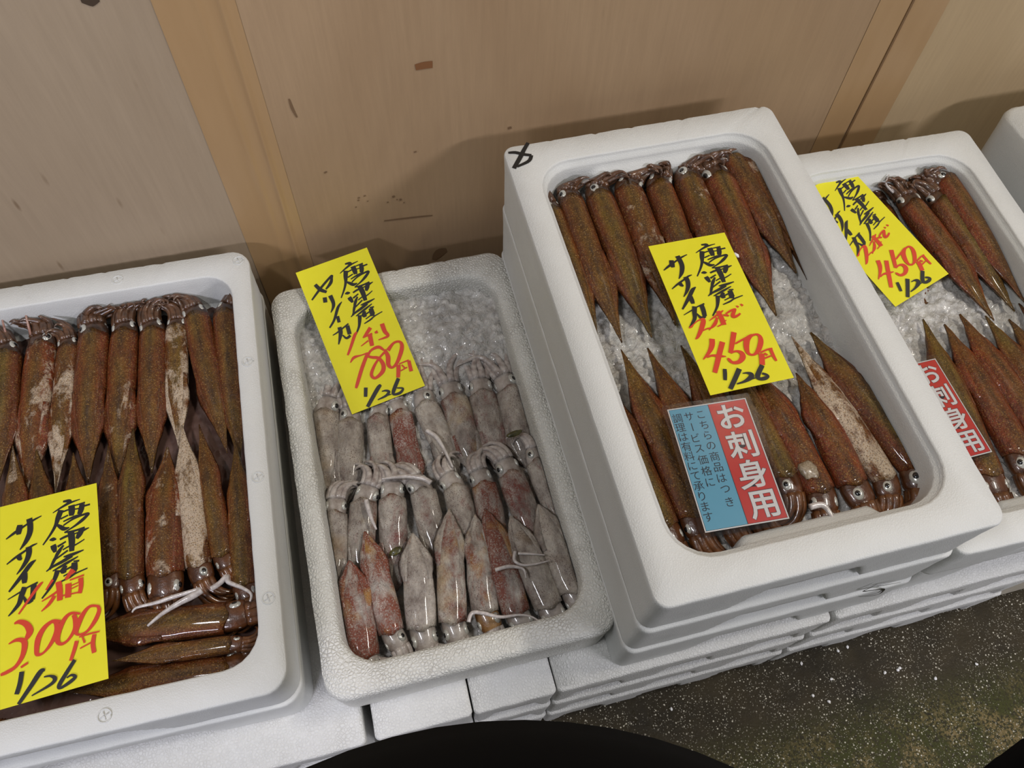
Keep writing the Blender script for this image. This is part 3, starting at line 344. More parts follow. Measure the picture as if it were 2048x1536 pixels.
def ribbon(mb, P, n=6, z=0.0):
    """flat brush stroke: P = (x, y, width) -> quads in local XY"""
    Q = catmull(P, n); base = len(mb.V); k = len(Q)
    for i, (x, y, w) in enumerate(Q):
        a = Q[max(i - 1, 0)]; b = Q[min(i + 1, k - 1)]; d = Vector((b[0] - a[0], b[1] - a[1])); d = d.normalized() if d.length > 1e-9 else Vector((1, 0))
        nrm = Vector((-d.y, d.x)); w = max(w, 1e-4); zz = z + 0.00001 * i / k
        mb.V.append(Vector((x + nrm.x * w / 2, y + nrm.y * w / 2, zz))); mb.V.append(Vector((x - nrm.x * w / 2, y - nrm.y * w / 2, zz)))
    for i in range(k - 1): mb.F.append([base + 2 * i, base + 2 * i + 1, base + 2 * i + 3, base + 2 * i + 2])
def wall_mark(name, strokes, mat):
    mb = MB()
    for s in strokes: ribbon(mb, s, 4)
    o = mb.obj(name, mat, wall, False); o.matrix_world = Matrix.Translation((0, WY - 0.0007, 0)) @ Matrix.Rotation(math.pi / 2, 4, 'X')
wall_mark('stain', [[(-0.0866, 0.0891, 0.008), (-0.077, 0.0901, 0.0091), (-0.0676, 0.0898, 0.0091)]], M_STAIN)
wall_mark('damp_stain', [[(-0.085, -0.249, 0.0069), (-0.0754, -0.2345, 0.0171), (-0.0657, -0.2315, 0.008)]], M_DAMP)
wall_mark('scratch', [[(-0.1474, -0.1479, 0.0017), (-0.1259, -0.1494, 0.0023), (-0.1022, -0.1514, 0.0023), (-0.0817, -0.1536, 0.0017)], [(-0.2279, 0.0722, 0.0017), (-0.227, 0.0582, 0.0029), (-0.2245, 0.0456, 0.0017)]], M_SCRATCH)
wall_mark('speck', [[(-0.1746, -0.0959, 0.0029), (-0.1742, -0.0978, 0.0029)], [(-0.1667, -0.0941, 0.0029), (-0.1663, -0.096, 0.0029)], [(-0.1642, -0.1049, 0.0023), (-0.1637, -0.106, 0.0023)], [(-0.1807, -0.1122, 0.0023), (-0.1796, -0.1134, 0.0023)], [(-0.127, -0.1111, 0.0017), (-0.1258, -0.1124, 0.0017)], [(-0.1184, -0.1189, 0.0017), (-0.1172, -0.1202, 0.0017)], [(-0.2083, -0.0429, 0.004), (-0.2074, -0.0448, 0.004)], [(-0.0965, -0.0332, 0.0034), (-0.0961, -0.035, 0.0034)], [(-0.1759, -0.1002, 0.0023), (-0.1748, -0.1023, 0.0023)], [(-0.1308, -0.1036, 0.0034), (-0.1298, -0.1067, 0.0034)], [(-0.1224, -0.1113, 0.0029), (-0.1213, -0.1144, 0.0029)], [(-0.139, -0.1129, 0.0023), (-0.1386, -0.1149, 0.0023)], [(0.0226, -0.0181, 0.0046), (0.0233, -0.0215, 0.0046)]], M_SCRATCH)
wall_mark('knot', [[(-0.3867, 0.2164, 0.008), (-0.3781, 0.2161, 0.0171), (-0.3708, 0.2146, 0.0069)]], M_DARKGAP)

# ------------------------------------------------------------ foam boxes
def rrect(x0, x1, y0, y1, r, nx=68, ny=36, nc=6):
    P = []
    def arc(cx, cy, a0):
        for k in range(nc + 1):
            a = a0 + math.pi / 2 * k / nc; P.append((cx + r * math.cos(a), cy + r * math.sin(a)))
    def seg(a, b, n):
        for k in range(1, n): P.append((a[0] + (b[0] - a[0]) * k / n, a[1] + (b[1] - a[1]) * k / n))
    arc(x0 + r, y0 + r, math.pi); seg((x0 + r, y0), (x1 - r, y0), nx)
    arc(x1 - r, y0 + r, 1.5 * math.pi); seg((x1, y0 + r), (x1, y1 - r), ny)
    arc(x1 - r, y1 - r, 0); seg((x1 - r, y1), (x0 + r, y1), nx)
    arc(x0 + r, y1 - r, math.pi / 2); seg((x0, y1 - r), (x0, y0 + r), ny)
    return P
def smooth01(t): t = max(0.0, min(1.0, t)); return t * t * (3 - 2 * t)
def foam_box(w, l, depth, mat, M, rim=0.026, r_out=0.013, r_in=0.042, taper=0.004, ch=0.0022, opened=True, notches=(0.47,), notch_h=0.050, notch_w=0.135,
             boss=True, wear=0.0004, ring_step=True, rimf=None, rimb=None, name='foam_box', floor_t=0.016, rough_wear=None):
    """local frame: x 0..w, y -l..0 (0 = wall side), z 0 = rim, -depth = underside"""
    if rimf is None: rimf = rim
    if rimb is None: rimb = rim
    rings = []
    def ring(ins, z, r, front=0.0, sides=None):
        ix = min(ins, 0.0012); return [(x, y, z) for x, y in rrect(ix, w - ix, -l + ins, -ins, r)]
    def notch(P, z):
        out = []
        t = (-depth + notch_h - z) / notch_h           # 0 at top of notch .. 1 at underside
        for x, y, zz in P:
            if y < -l + taper + 0.006 and t > -0.12:
                for c in notches:
                    half = notch_w / 2 * (0.66 + 0.34 * min(1, t))
                    k = smooth01((half - abs(x - c * w)) / 0.006 + 0.5) * smooth01((t + 0.03) / 0.10)
                    y += 0.020 * k
            out.append((x, y, zz))
        return out
    zs = [-depth + 0.002] + [-depth + 0.0050 * k for k in range(1, 9)] + [-depth + notch_h - 0.005, -depth + notch_h - 0.002, -depth + notch_h + 0.0005, -depth + notch_h + 0.003] * (notch_h < depth - 0.016) + [-0.030, -0.012, -ch * 1.6]
    rings.append(notch(ring(taper + 0.003, -depth, r_out - 0.002), -depth))
    for z in sorted(zs):
        if z > -ch: continue
        rings.append(notch(ring(taper * (-z) / depth, z, r_out), z))
    rings.append(ring(ch * 0.3, -ch * 0.6, r_out)); rings.append(ring(ch, 0, r_out))
    if opened:
        def ir(d, z, r):  # inner opening, offset d inward
            return [(x, y, z) for x, y in rrect(rim + d, w - rim - d, -l + rimf + d, -rimb - d, r)]
        rings.append(ir(-ch, 0, r_in + ch)); rings.append(ir(-ch * 0.25, -ch * 0.35, r_in)); rings.append(ir(0, -ch, r_in))
        if ring_step:
            rings.append(ir(0.0005, -0.006, r_in)); rings.append(ir(0.0045, -0.0075, r_in - 0.003)); rings.append(ir(0.005, -0.011, r_in - 0.003))
        def bossed(P, z):
            if not boss: return P
            out = []
            for x, y, zz in P:
                t = (-0.013 - z) / 0.012
                k = smooth01((0.060 + 0.010 * min(1, max(0, t)) - abs(x - 0.5 * w)) / 0.016 + 0.5) * smooth01(t)
                if y > -rimb - 0.02: y -= 0.009 * k
                elif y < -l + rimf + 0.02: y += 0.012 * k
                out.append((x, y, zz))
            return out
        d0 = 0.0055 if ring_step else 0.001
        for z in (-0.013, -0.017, -0.021, -0.026, -0.035, -0.050, -depth + floor_t + 0.006):
            rings.append(bossed(ir(d0 + 0.06 * (-z - 0.011), z, r_in - 0.004), z))
        rings.append(ir(d0 + 0.010, -depth + floor_t, r_in - 0.01))
    mb = MB(); mb.loft(rings, True, True)
    sx = M.translation.x * 3.1
    for v in mb.V:
        q = noise.noise_vector(Vector((v.x * 60 + sx, v.y * 60, v.z * 60)))
        amp = wear
        if rough_wear and v.z > -0.012: amp = rough_wear * (0.6 + 0.8 * abs(noise.noise(v * 25)))
        v += q * amp
        if abs(v.z) < ch and (v.y > -0.006):           # nibbled back edge
            c = noise.noise(Vector((v.x * 90 + sx, 3, 1)))
            if c > 0.25: v.z -= 0.0035 * (c - 0.25); v.y -= 0.004 * (c - 0.25)
    o = mb.obj(name, mat); o.matrix_world = M
    return o
def at(x, y, z, a=0): return Matrix.Translation((x, y, z)) @ Matrix.Rotation(a, 4, 'Z')
PIT = 0.0925
B1A, B4A = -0.0199, -0.0255
b1 = foam_box(0.36, 0.548, 0.0745, M_FOAM, at(-0.3243, 0.027, -0.130, B1A) @ Matrix.Translation((-0.36, 0, 0)), rim=0.0245, r_in=0.036, ring_step=False, rimb=0.034, rimf=0.032, boss=False, notches=(0.36,), notch_w=0.20, r_out=0.024)
tag(b1, 'white foam box full of brown squid at the left edge of the photo', 'box', 'foam boxes of squid on top of the stacks')
b1b = foam_box(0.36, 0.548, 0.0745, M_FOAM, at(-0.3243, 0.027, -0.2050, B1A) @ Matrix.Translation((-0.36, 0, 0)), opened=False, notches=(0.45,), notch_w=0.20, r_out=0.024)
tag(b1b, 'closed white foam box directly under the leftmost box of brown squid', 'box', 'foam boxes lower in the stacks')
b2 = foam_box(0.3185, 0.533, 0.0885, M_FOAM_OLD, at(-0.3150, 0.0, -0.188, 0.0054), rim=0.0255, rimf=0.032, rimb=0.036, r_out=0.024, r_in=0.040, ch=0.006, taper=0.006, notches=(), boss=False, ring_step=False, rough_wear=0.0013)
tag(b2, 'worn white foam box of small pale squid, second box from the left', 'box', 'foam boxes of squid on top of the stacks')
b3 = foam_box(0.3415, 0.56, 0.0915, M_FOAM, at(0, 0, 0), rim=0.031, rimf=0.034, rimb=0.036)
tag(b3, 'clean white foam box of brown squid with scribbled corner, highest of all', 'box', 'foam boxes of squid on top of the stacks')
b4 = foam_box(0.308, 0.56, 0.0855, M_FOAM, at(0.6649, -0.0104, -0.096, B4A) @ Matrix.Translation((-0.308, 0, 0)), rim=0.030, rimf=0.034, rimb=0.038)
tag(b4, 'white foam box of brown squid at right, lower than the box beside it', 'box', 'foam boxes of squid on top of the stacks')
for k, nm in ((1, 'white foam box directly under the highest squid box'), (2, 'white foam box third from the top of the tallest stack')):
    o = foam_box(0.3415, 0.56, 0.0915, M_FOAM, at(0, 0, -PIT * k), opened=False)
    tag(o, nm, 'box', 'foam boxes lower in the stacks')
    if k == 1: b3mid = o
o = foam_box(0.3115, 0.555, 0.0915, M_FOAM, at(0.3455, 0, -0.1835), opened=False)
tag(o, 'white foam box directly under the right-hand box of brown squid', 'box', 'foam boxes lower in the stacks')
# bottom layers, resting on the floor
LOW = [(-0.985, 0.335, 'far left'), (-0.640, 0.355, 'left'), (-0.2775, 0.1125, 'narrow'), (-0.1655, 0.0985, 'narrower'), (-0.068, 0.343, 'middle'), (0.279, 0.343, 'right')]
LN = {'far left': 'at the far left, mostly outside the photo', 'left': 'under the leftmost box of brown squid', 'narrow': 'narrow, under left of pale squid box',
      'narrower': 'narrow, under right of pale squid box', 'middle': 'under the left side of the tallest stack', 'right': 'under the right-hand stack of boxes'}
LAY = ['top layer', 'middle layer', 'bottom layer on the floor']
for (x, w, key) in LOW:
    for k in range(3):
        nt = (0.5,) if w < 0.2 else (0.16, 0.5, 0.84)
        o = foam_box(w - 0.002, 0.500 if w < 0.2 else 0.566, 0.0920, M_FOAM_LOW, at(x, -0.0655 if w < 0.2 else 0.0, -0.2785 - 0.0922 * k + (0.0012 if key == 'middle' else 0), 0), opened=False,
                     notches=nt, notch_w=0.066, notch_h=0.046, r_out=0.006, ch=0.0025, wear=0.0006)
        tag(o, f'scuffed foam box {LN[key]}, {LAY[k]}', 'box', 'scuffed foam boxes in the floor layers')
o = foam_box(0.34, 0.560, 0.150, M_FOAM_DIRTY, at(0.634, 0.0, -0.4045), opened=False, notches=(), r_out=0.02, ch=0.006, wear=0.0006)
tag(o, 'stained yellowish foam box with rusty marks on the floor at far right', 'box', 'stained foam boxes on the floor')
o = foam_box(0.34, 0.560, 0.120, M_FOAM, at(0.634, 0.0, -0.2835), opened=False, notches=(), r_out=0.02)
tag(o, 'white foam box lying on the stained box at the far right', 'box', 'foam boxes lower in the stacks')
o5 = foam_box(0.34, 0.56, 0.2120, M_FOAM, at(0.704, -0.002, -0.070), opened=False, notches=(), r_out=0.03, ch=0.010, taper=0.012, wear=0.0006)
tag(o5, 'tall closed white foam box at the far right edge of the photo', 'box')
# writing on the boxes
mb = MB()
for s in mark1: ribbon(mb, [(x, y, q * 1.9) for x, y, q in s], 5)
o = mb.obj('marker_scribble', M_BLACK, b3, False); o.matrix_parent_inverse = b3.matrix_world.inverted(); o.location = (0, 0, 0.0007); o['label'] = 'black marker scribble'
mb = MB()
for s in mark2: ribbon(mb, [(x, -z, w) for x, z, w in s], 5)
o = mb.obj('marker_scribble', M_BLACK, b3mid, False); o.matrix_parent_inverse = b3mid.matrix_world.inverted()
o.matrix_world = Matrix(((1, 0, 0, 0), (0, 0, 1, -0.5606), (0, -1, 0, 0), (0, 0, 0, 1))); o['label'] = 'black marker scribble'
# moulded ring marks in the rim of the left box
for (x, y) in ((-0.013, -0.017), (-0.012, -0.17), (-0.012, -0.32), (-0.012, -0.455), (-0.16, -0.017), (-0.17, -0.533), (-0.30, -0.533)):
    mb = MB(); rr = 0.0062
    mb.tube([(rr * math.cos(a * math.pi / 9), rr * math.sin(a * math.pi / 9), 0) for a in range(19)], [0.0007] * 19, 6)
    mb.tube([(-0.004, -0.002, 0), (0.004, 0.002, 0)], [0.0006] * 2, 6); mb.tube([(-0.001, 0.004, 0), (0.001, -0.004, 0)], [0.0006] * 2, 6)
    o = mb.obj('moulded_ring', M_FOAM, b1); o.location = (0.36 + x, y, 0.0003)

# ------------------------------------------------------------ ice
def ice(x0, x1, y0, y1, z, amp, M, label, mat=M_ICE, nm='crushed_ice', cat='ice', slope=None):
    nx, ny = int((x1 - x0) / 0.0028), int((y1 - y0) / 0.0028); V = []; F = []
    for j in range(ny + 1):
        for i in range(nx + 1):
            x = x0 + (x1 - x0) * i / nx; y = y0 + (y1 - y0) * j / ny
            p = Vector((x * 95, y * 95, z * 40)); d, _ = noise.voronoi(p)
            h = amp * (0.9 * (0.5 - min(d[0], 0.9)) + 0.5 * noise.noise(p * 0.35) + 0.35 * noise.noise(p * 1.9))
            e = min(i, nx - i, j, ny - j)
            zz = z + h + (slope(x, y) if slope else 0)
            V.append((x, y, zz))
    for j in range(ny):
        for i in range(nx):
            a = j * (nx + 1) + i; F.append([a, a + 1, a + nx + 2, a + nx + 1])
    # skirt to the box floor so the bed has a body
    per = [i for i in range(nx + 1)] + [(j * (nx + 1)) + nx for j in range(1, ny + 1)] + [ny * (nx + 1) + i for i in range(nx - 1, -1, -1)] + [j * (nx + 1) for j in range(ny - 1, 0, -1)]
    n = len(V)
    for a in per: V.append((V[a][0], V[a][1], z - 0.012))
    for k in range(len(per)): F.append([per[k], n + k, n + (k + 1) % len(per), per[(k + 1) % len(per)]])
    F.append([n + k for k in range(len(per))])
    o = mk(nm, V, F, mat); o.matrix_world = M
    return tag(o, label, cat, kind='stuff')
ice(0.034, 0.3075, -0.522, -0.039, -0.056, 0.010, at(0, 0, 0), 'crushed ice under the squid in the highest box')
ice(0.033, 0.275, -0.522, -0.041, -0.054, 0.008, at(0.6649, -0.0104, -0.096, B4A) @ Matrix.Translation((-0.308, 0, 0)), 'crushed ice under the squid in the right-hand box')
ice(0.0262, 0.2923, -0.4995, -0.0367, -0.056, 0.008, at(-0.315, 0, -0.188, 0.0054), 'grey slushy ice around the small pale squid', slope=lambda x, y: 0.030 * smooth01((y + 0.215) / 0.12))
ice(0.0255, 0.3345, -0.515, -0.035, -0.056, 0.003, at(-0.3243, 0.027, -0.130, B1A) @ Matrix.Translation((-0.36, 0, 0)), 'grey meltwater around the squid in the leftmost box', M_WATER, 'meltwater', 'water')

# ------------------------------------------------------------ squid
INNER = {'1': (b1, 0.0245 + .003, 0.36 - 0.0245 - .003, -0.548 + 0.032 + .003, -0.034 - .003), '2': (b2, 0.0255 + .003, 0.3185 - 0.0255 - .003, -0.533 + 0.032 + .003, -0.036 - .003),
         '3': (b3, 0.031 + .0085, 0.3415 - 0.031 - .0085, -0.56 + 0.034 + .0085, -0.036 - .013), '4': (b4, 0.030 + .0085, 0.308 - 0.030 - .0085, -0.56 + 0.034 + .0085, -0.038 - .013)}
def press(root, key):
    """soft bodies lie against the inside of their box instead of passing through it"""
    bo, x0, x1, y0, y1 = INNER[key]; A = bo.matrix_world.inverted() @ root.matrix_world; B = A.inverted()
    def cl(p, m=0.0):
        q = A @ p; q2 = Vector((min(max(q.x, x0 + m), x1 - m), min(max(q.y, y0 + m), y1 - m), max(q.z, -0.072 + m)))
        return p if (q - q2).length < 1e-7 else B @ q2
    if root.type == 'EMPTY' and not root.children: return cl
    for o in root.children_recursive:
        V = o.data.vertices
        if o.name.startswith('arm'): continue
        if o.name.startswith(('eye', 'pupil')):
            ref = o if o.name.startswith('eye') else o.parent
            c = o.get('c0') or ref['c0']; c = Vector(c); d = cl(c) - c
            if d.length > 0:
                for v in V: v.co += d
        else:
            for v in V: v.co = cl(v.co)
        o.data.update()
PROF = {0: [(0, .93), (.06, .97), (.2, 1.0), (.4, .98), (.55, .88), (.7, .60), (.82, .34), (.92, .16), (1, .03)],
        1: [(0, .94), (.08, .98), (.25, 1.0), (.5, .96), (.65, .82), (.78, .58), (.9, .28), (1, .05)]}
FIN = {0: [(.40, .90), (.48, 1.0), (.55, 1.10), (.62, 1.08), (.72, .76), (.82, .44), (.91, .21), (1.0, .035)],
       1: [(.48, .90), (.58, 1.06), (.68, 1.12), (.78, .90), (.90, .46), (1.0, .06)]}
def squid(C, T, w, st, yaw, eye, pale, mode, label, group, rng, key):
    C = Vector(C); T = Vector(T); Y = (T - C); L = Y.length
    if pale: L = max(L, 0.108)
    Y.normalize(); X = Y.cross(Vector((0, 0, 1))).normalized(); Z = X.cross(Y)
    M = Matrix(((X.x, Y.x, Z.x, C.x), (X.y, Y.y, Z.y, C.y), (X.z, Y.z, Z.z, C.z), (0, 0, 0, 1)))
    root = empty('squid', M); tag(root, label, 'squid', group); inside = press(root, key)
    a = w / 2 * 1.05; b = a * 0.66; ns, m = 26, 22; k = 1 if pale else 0; ph = rng.random() * 50
    bend = rng.uniform(-1, 1) * 0.05 * w
    def P(s, th, f=1.0):
        q = interp(PROF[k], s) * f * (1 + 0.055 * noise.noise(Vector((s * 5 + ph, math.cos(th), math.sin(th)))))
        cz = math.sin(th); x = a * q * math.copysign(abs(math.cos(th)) ** 0.9, math.cos(th)); z = b * q * cz
        y = L * s
        if s < 0.06: y -= w * (0.15 * max(0, cz) ** 12 + 0.03 * cz) * (1 - s / 0.06)
        return Vector((x + bend * math.sin(math.pi * s), y, z - 0.25 * b * max(0, s - 0.6)))
    rings = [[P(0, 2 * math.pi * j / m, 0.55) + Vector((0, 0.35 * w, 0)) for j in range(m)], [P(0, 2 * math.pi * j / m, 0.84) + Vector((0, 0.10 * w, 0)) for j in range(m)],
             [P(0, 2 * math.pi * j / m, 0.95) + Vector((0, 0.01 * w, 0)) for j in range(m)]]
    for i in range(ns + 1): rings.append([P((i / ns) ** 1.05, 2 * math.pi * j / m) for j in range(m)])
    skin = M_SKIN_P if pale else M_SKIN_B; col = (*st, 1.0)
    o = MB().loft(rings).obj('mantle', skin, root); o.color = col
    s0 = FIN[k][0][0]
    for sg in (1, -1):                                   # the two fins
        R = []; n = 20; droop = rng.uniform(-0.2, 0.25); lift = rng.uniform(0.9, 1.1)
        for i in range(n + 1):
            s = s0 + (1 - s0) * i / n; xo = a * interp(FIN[k], s) * (lift if i not in (0, n) else 1)
            th = math.radians(48); pi_ = P(s, th if sg > 0 else math.pi - th, 1.005); pe = P(s, 0.10 if sg > 0 else math.pi - 0.10, 1.0)
            bx = abs(pe.x - bend * math.sin(math.pi * s)); xo = max(xo, bx * 1.01)
            off = bend * math.sin(math.pi * s); y = L * s
            tk = 0.035 * w * (1 - 0.6 * i / n)
            r1 = Vector((off + sg * (bx * 0.92), y, pe.z + 0.35 * b * interp(PROF[k], s))); e = Vector((off + sg * xo, y, pe.z - droop * b * 0.5 + 0.06 * b * math.sin(s * 40 + ph)))
            md = (r1 + e) / 2 + Vector((0, 0, 0.06 * b)); dn = Vector((0, 0, -tk))
            pi2 = Vector((pi_.x, y, pi_.z))
            R.append([pi2 + Vector((0, 0, tk * 0.3)), r1 + Vector((0, 0, tk * 0.5)), md + Vector((0, 0, tk * .4)), e, md + dn, r1 + dn, pi2 + dn])
        if sg < 0: R = [r[::-1] for r in R]
        f = MB().loft(R).obj('fin', skin, root); f.color = (min(1, st[0] * 1.05), st[1], st[2], 1)
    # head
    hd = Vector((math.sin(yaw), -math.cos(yaw), -0.05)); hl = Vector((math.cos(yaw), math.sin(yaw), 0)); up = Vector((0, 0, 1))
    hc = hd * (0.40 * w); hm, am = (M_HEAD_P, M_ARM_P) if pale else ((M_HEAD_D, M_ARM_D) if mode == 'up' else (M_HEAD_B, M_ARM_B))
    if pale and st[1] > 0.9: hm = M_HEAD_O
    R = []
    for i in range(10):
        u = i / 9; rr = [0.66, 0.74, 0.79, 0.82, 0.83, 0.82, 0.80, 0.76, 0.66, 0.40][i] * (1.0 if pale else 1.10)
        R.append([hd * (w * (-0.25 + (1.05 if mode != 'up' else 0.80) * u)) + hl * (a * rr * math.cos(2 * math.pi * j / 14)) + up * (b * 0.92 * rr * math.sin(2 * math.pi * j / 14)) for j in range(14)])
    MB().loft(R).obj('head', hm, root)
    ang = [math.acos(eye), 0] if eye is not None else [math.radians(20), math.radians(160)]
    if eye is not None: ang[1] = ang[0] + (2.5 if eye > 0 else -2.5)
    for q in ang:
        d = hl * (math.cos(q)) + up * (math.sin(q)); dd = (hl * (math.cos(q) * a * 0.70) + up * (math.sin(q) * b * 0.70)); ec = hd * ((0.36 if mode != 'up' else 0.26) * w) + dd
        tng = hd; bt = d.cross(tng).normalized(); er = 0.19 * w
        ey = MB().ellipsoid(ec, (tng * er * 1.1, bt * er * 0.9, d * er * 0.46), 14, 8).obj('eye', M_EYE, root); ey['c0'] = tuple(ec)
        pu = MB().ellipsoid(ec + d * er * 0.30, (tng * er * 0.54, bt * er * 0.47, d * er * 0.24), 12, 8).obj('pupil', M_PUPIL, ey)
    # arms
    side = rng.choice((-1, 1)); base = hd * ((0.66 if mode != 'up' else 0.44) * w)
    for i in range(8):
        g = 2 * math.pi * (i + 0.5) / 8; o0 = hl * (0.27 * w * math.cos(g)) + up * (0.20 * w * math.sin(g))
        top = math.sin(g); pts = []; rad = []
        n = 12 if mode != 'free' else 16; Ln = w * (rng.uniform(1.25, 1.7) if mode != 'free' else rng.uniform(1.4, 2.2)); Ln *= 0.95 if mode == 'up' else 1.15 if not pale and mode == 'curl' else 1.0; step = Ln / n
        p = base + o0; h = 0.25 * math.cos(g) * (1 if mode == 'free' else 0.4); pit = -0.10 if mode == 'curl' else 0.05
        if mode == 'curl': turn = side * rng.uniform(0.20, 0.30); dp = -0.05
        elif mode == 'up': turn = side * rng.uniform(0.16, 0.30) + rng.uniform(-.08, .08); dp = rng.uniform(0.02, 0.10)
        else: turn = rng.uniform(-0.16, 0.16); dp = 0
        wob = rng.random() * 6
        for q in range(n + 1):
            u = q / n; p = inside(p, w * 0.10 * (1 - u) + 0.001); p.z = min(p.z, b * (1.25 if mode == 'up' else 0.95)); pts.append(p.copy()); rad.append(w * ((0.145 if pale else 0.165) * (1 - u) ** 0.7 + 0.012))
            hh = h + (0.5 * math.sin(wob + q * 0.7) * u if mode == 'free' else 0)
            d = hd * math.cos(hh) + hl * math.sin(hh); d = d * math.cos(pit) + up * math.sin(pit)
            p = p + d * step; h += turn * (0.4 + 1.3 * u); pit += dp
        am_ = am
        if not pale and i in (5, 6) and rng.random() < 0.5: am_ = M_ARM_P
        MB().tube(pts, rad, 7, 0.9).obj('arm', am_, root)
    return root
ORD = ['first', 'second', 'third', 'fourth', 'fifth', 'sixth', 'seventh', 'eighth', 'ninth', 'tenth']
BX = {'1': 'leftmost box', '2': 'pale squid box', '3': 'highest box', '4': 'right-hand box'}
ROWT = {'b1back': ('heads to the wall', 0, 'up'), 'b1front': ('heads to the front', 0, 'curl'), 'b1side': ('lying crosswise', 0, 'curl'), 'b1edge': ('', 0, 'curl'),
        'b2back': ('', 1, 'free'), 'b2mid': ('', 1, 'curl'), 'b2front': ('', 1, 'curl'),
        'b3back': ('', 0, 'up'), 'b3front': ('', 0, 'curl'), 'b4back': ('', 0, 'up'), 'b4front': ('', 0, 'curl')}
ROWN = {'back': 'back row', 'front': 'front row', 'mid': 'middle row'}
def look(st, pale):
    p, g, r = st
    if pale:
        return 'orange-brown mottled squid' if p > 0.7 and g > 0.6 else 'white and red blotched squid' if p > 0.7 else 'pinkish speckled squid' if p > 0.45 else 'pale freckled squid' if p > 0.2 else 'plain pale grey squid'
    return 'whitish and brown squid' if p > 0.6 else 'brown squid with pale patches' if p > 0.38 else 'golden-brown squid' if g > 0.75 else 'reddish-brown squid' if r > 0.8 else 'dark brown squid'
SQ = {}
for row, items in squid_rows:
    bx = BX[row[1]]; kind = row[2:]; _, pale, mode = ROWT[row]
    for i, (cx, cy, cz, tx, ty, tz, w, pp, gg, rr, yaw, eye) in enumerate(items):
        st = (pp, gg, rr); nm = look(st, pale)
        if row == 'b1side': lb = f'{nm} lying crosswise at the front of {bx}, {ORD[i] if i else "nearest the heads of the front row"}' if False else f'{nm} lying crosswise in {bx}, ' + ('behind the two others', 'in front of the two others', 'between the two others')[i]
        elif row == 'b1edge': lb = f'{nm} along front rim of {bx}, head at left'
        else: lb = f'{nm}, {ORD[i]} from left in {ROWN[kind]} of {bx}'
        if row[1] == '4': w = min(w, 0.0375)
        grp = f'squid in {bx}, ' + (ROWN.get(kind, 'crosswise at the front'))
        rt = SQ[(row, i)] = squid((cx, cy, cz), (tx, ty, tz), w, st, yaw, eye, pale, mode, lb, grp, random.Random(hash((row[1], i * 7 + len(kind))) if False else (i * 131 + len(kind) * 17 + int(row[1]) * 1009)), row[1])
        press(rt, row[1])
for o in bpy.data.objects:
    if 'c0' in o.keys(): del o['c0']
for (row, i, r, pl, pts) in tent:
    root = SQ[(row, i)]; inv = root.matrix_world.inverted(); Q = catmull([tuple(inv @ Vector(p)) for p in pts], 6); n = len(Q)
    MB().tube(Q, [r * 0.8 * (0.35 + 0.65 * min(1, (n - 1 - k) / n * 1.6)) for k in range(n)], 8).obj('tentacle', M_TENT_W if pl else M_TENT_R, root)

# ------------------------------------------------------------ cards
def card_frame(P):
    P = [Vector(p) for p in P]; X = ((P[1] - P[0]) + (P[2] - P[3])).normalized(); Yd = ((P[0] - P[3]) + (P[1] - P[2])); Yd = (Yd - X * Yd.dot(X)).normalized()
    Z = X.cross(Yd); w = ((P[1] - P[0]).length + (P[2] - P[3]).length) / 2; h = ((P[0] - P[3]).length + (P[1] - P[2]).length) / 2
    c = sum(P, Vector()) / 4; o = c - X * w / 2 + Yd * h / 2
    return Matrix(((X.x, Yd.x, Z.x, o.x), (X.y, Yd.y, Z.y, o.y), (X.z, Yd.z, Z.z, o.z), (0, 0, 0, 1))), w, h
def price_card(P, groups, label):
    M, w, h = card_frame(P); root = empty('price_card', M); tag(root, label, 'price card', 'yellow handwritten price cards')
    MB().box((0, -h, -0.0003), (w, 0, 0)).obj('paper', M_YEL, root, False)
    zi = 0.00010
    for (nm, strokes, mat, fx, fy) in groups:
        mb = MB()
        for s in strokes:
            ribbon(mb, [(x / 1000 * fx, -y / 1000 * fy, q / 1000 * (fx + fy) / 2) for x, y, q in s], 6, zi); zi += 0.000012
        mb.obj(nm, mat, root, False)
    return root, w, h
f3 = (1, 1)
def card(P, black, red, label, w0, h0):
    M, w, h = card_frame(P); k = (w / .0916, h / .1965)
    gs = [('place_name_writing', G3k, M_BLACK, *k)]
    for g, own in black: gs.append(('squid_name_writing' if g is not None and own != 'd' else 'date_writing', g, M_BLACK, *( (1, 1) if own in (1, 'd') and own != 3 else k)))
    return gs
def mkcard(P, name_g, name_own, price_g, date_g, pd_own, label):
    M, w, h = card_frame(P); k = (w / .0916, h / .1965)
    one = (1.0, 1.0)
    return price_card(P, [('place_name_writing', G3k, M_BLACK, *k), ('squid_name_writing', name_g, M_BLACK, *(one if name_own else k)),
                          ('price_writing', price_g, M_RED, *(one if pd_own else k)), ('date_writing', date_g, M_BLACK, *(one if pd_own else k))], label)
mkcard(P1, G3s, False, G1r, G1d, True, 'yellow card with red 3000 price lying on squid in the leftmost box')
mkcard(P2, G2s, True, G2r, G2d, True, 'yellow card with red 780 price leaning on the pale squid box')
mkcard(P3, G3s, False, G3r, G3d, False, 'yellow card with red 450 price lying flat in the highest box')
mkcard(P4, G3s, False, G3r, G3d, False, 'yellow card with red 450 price tucked into the right-hand box')

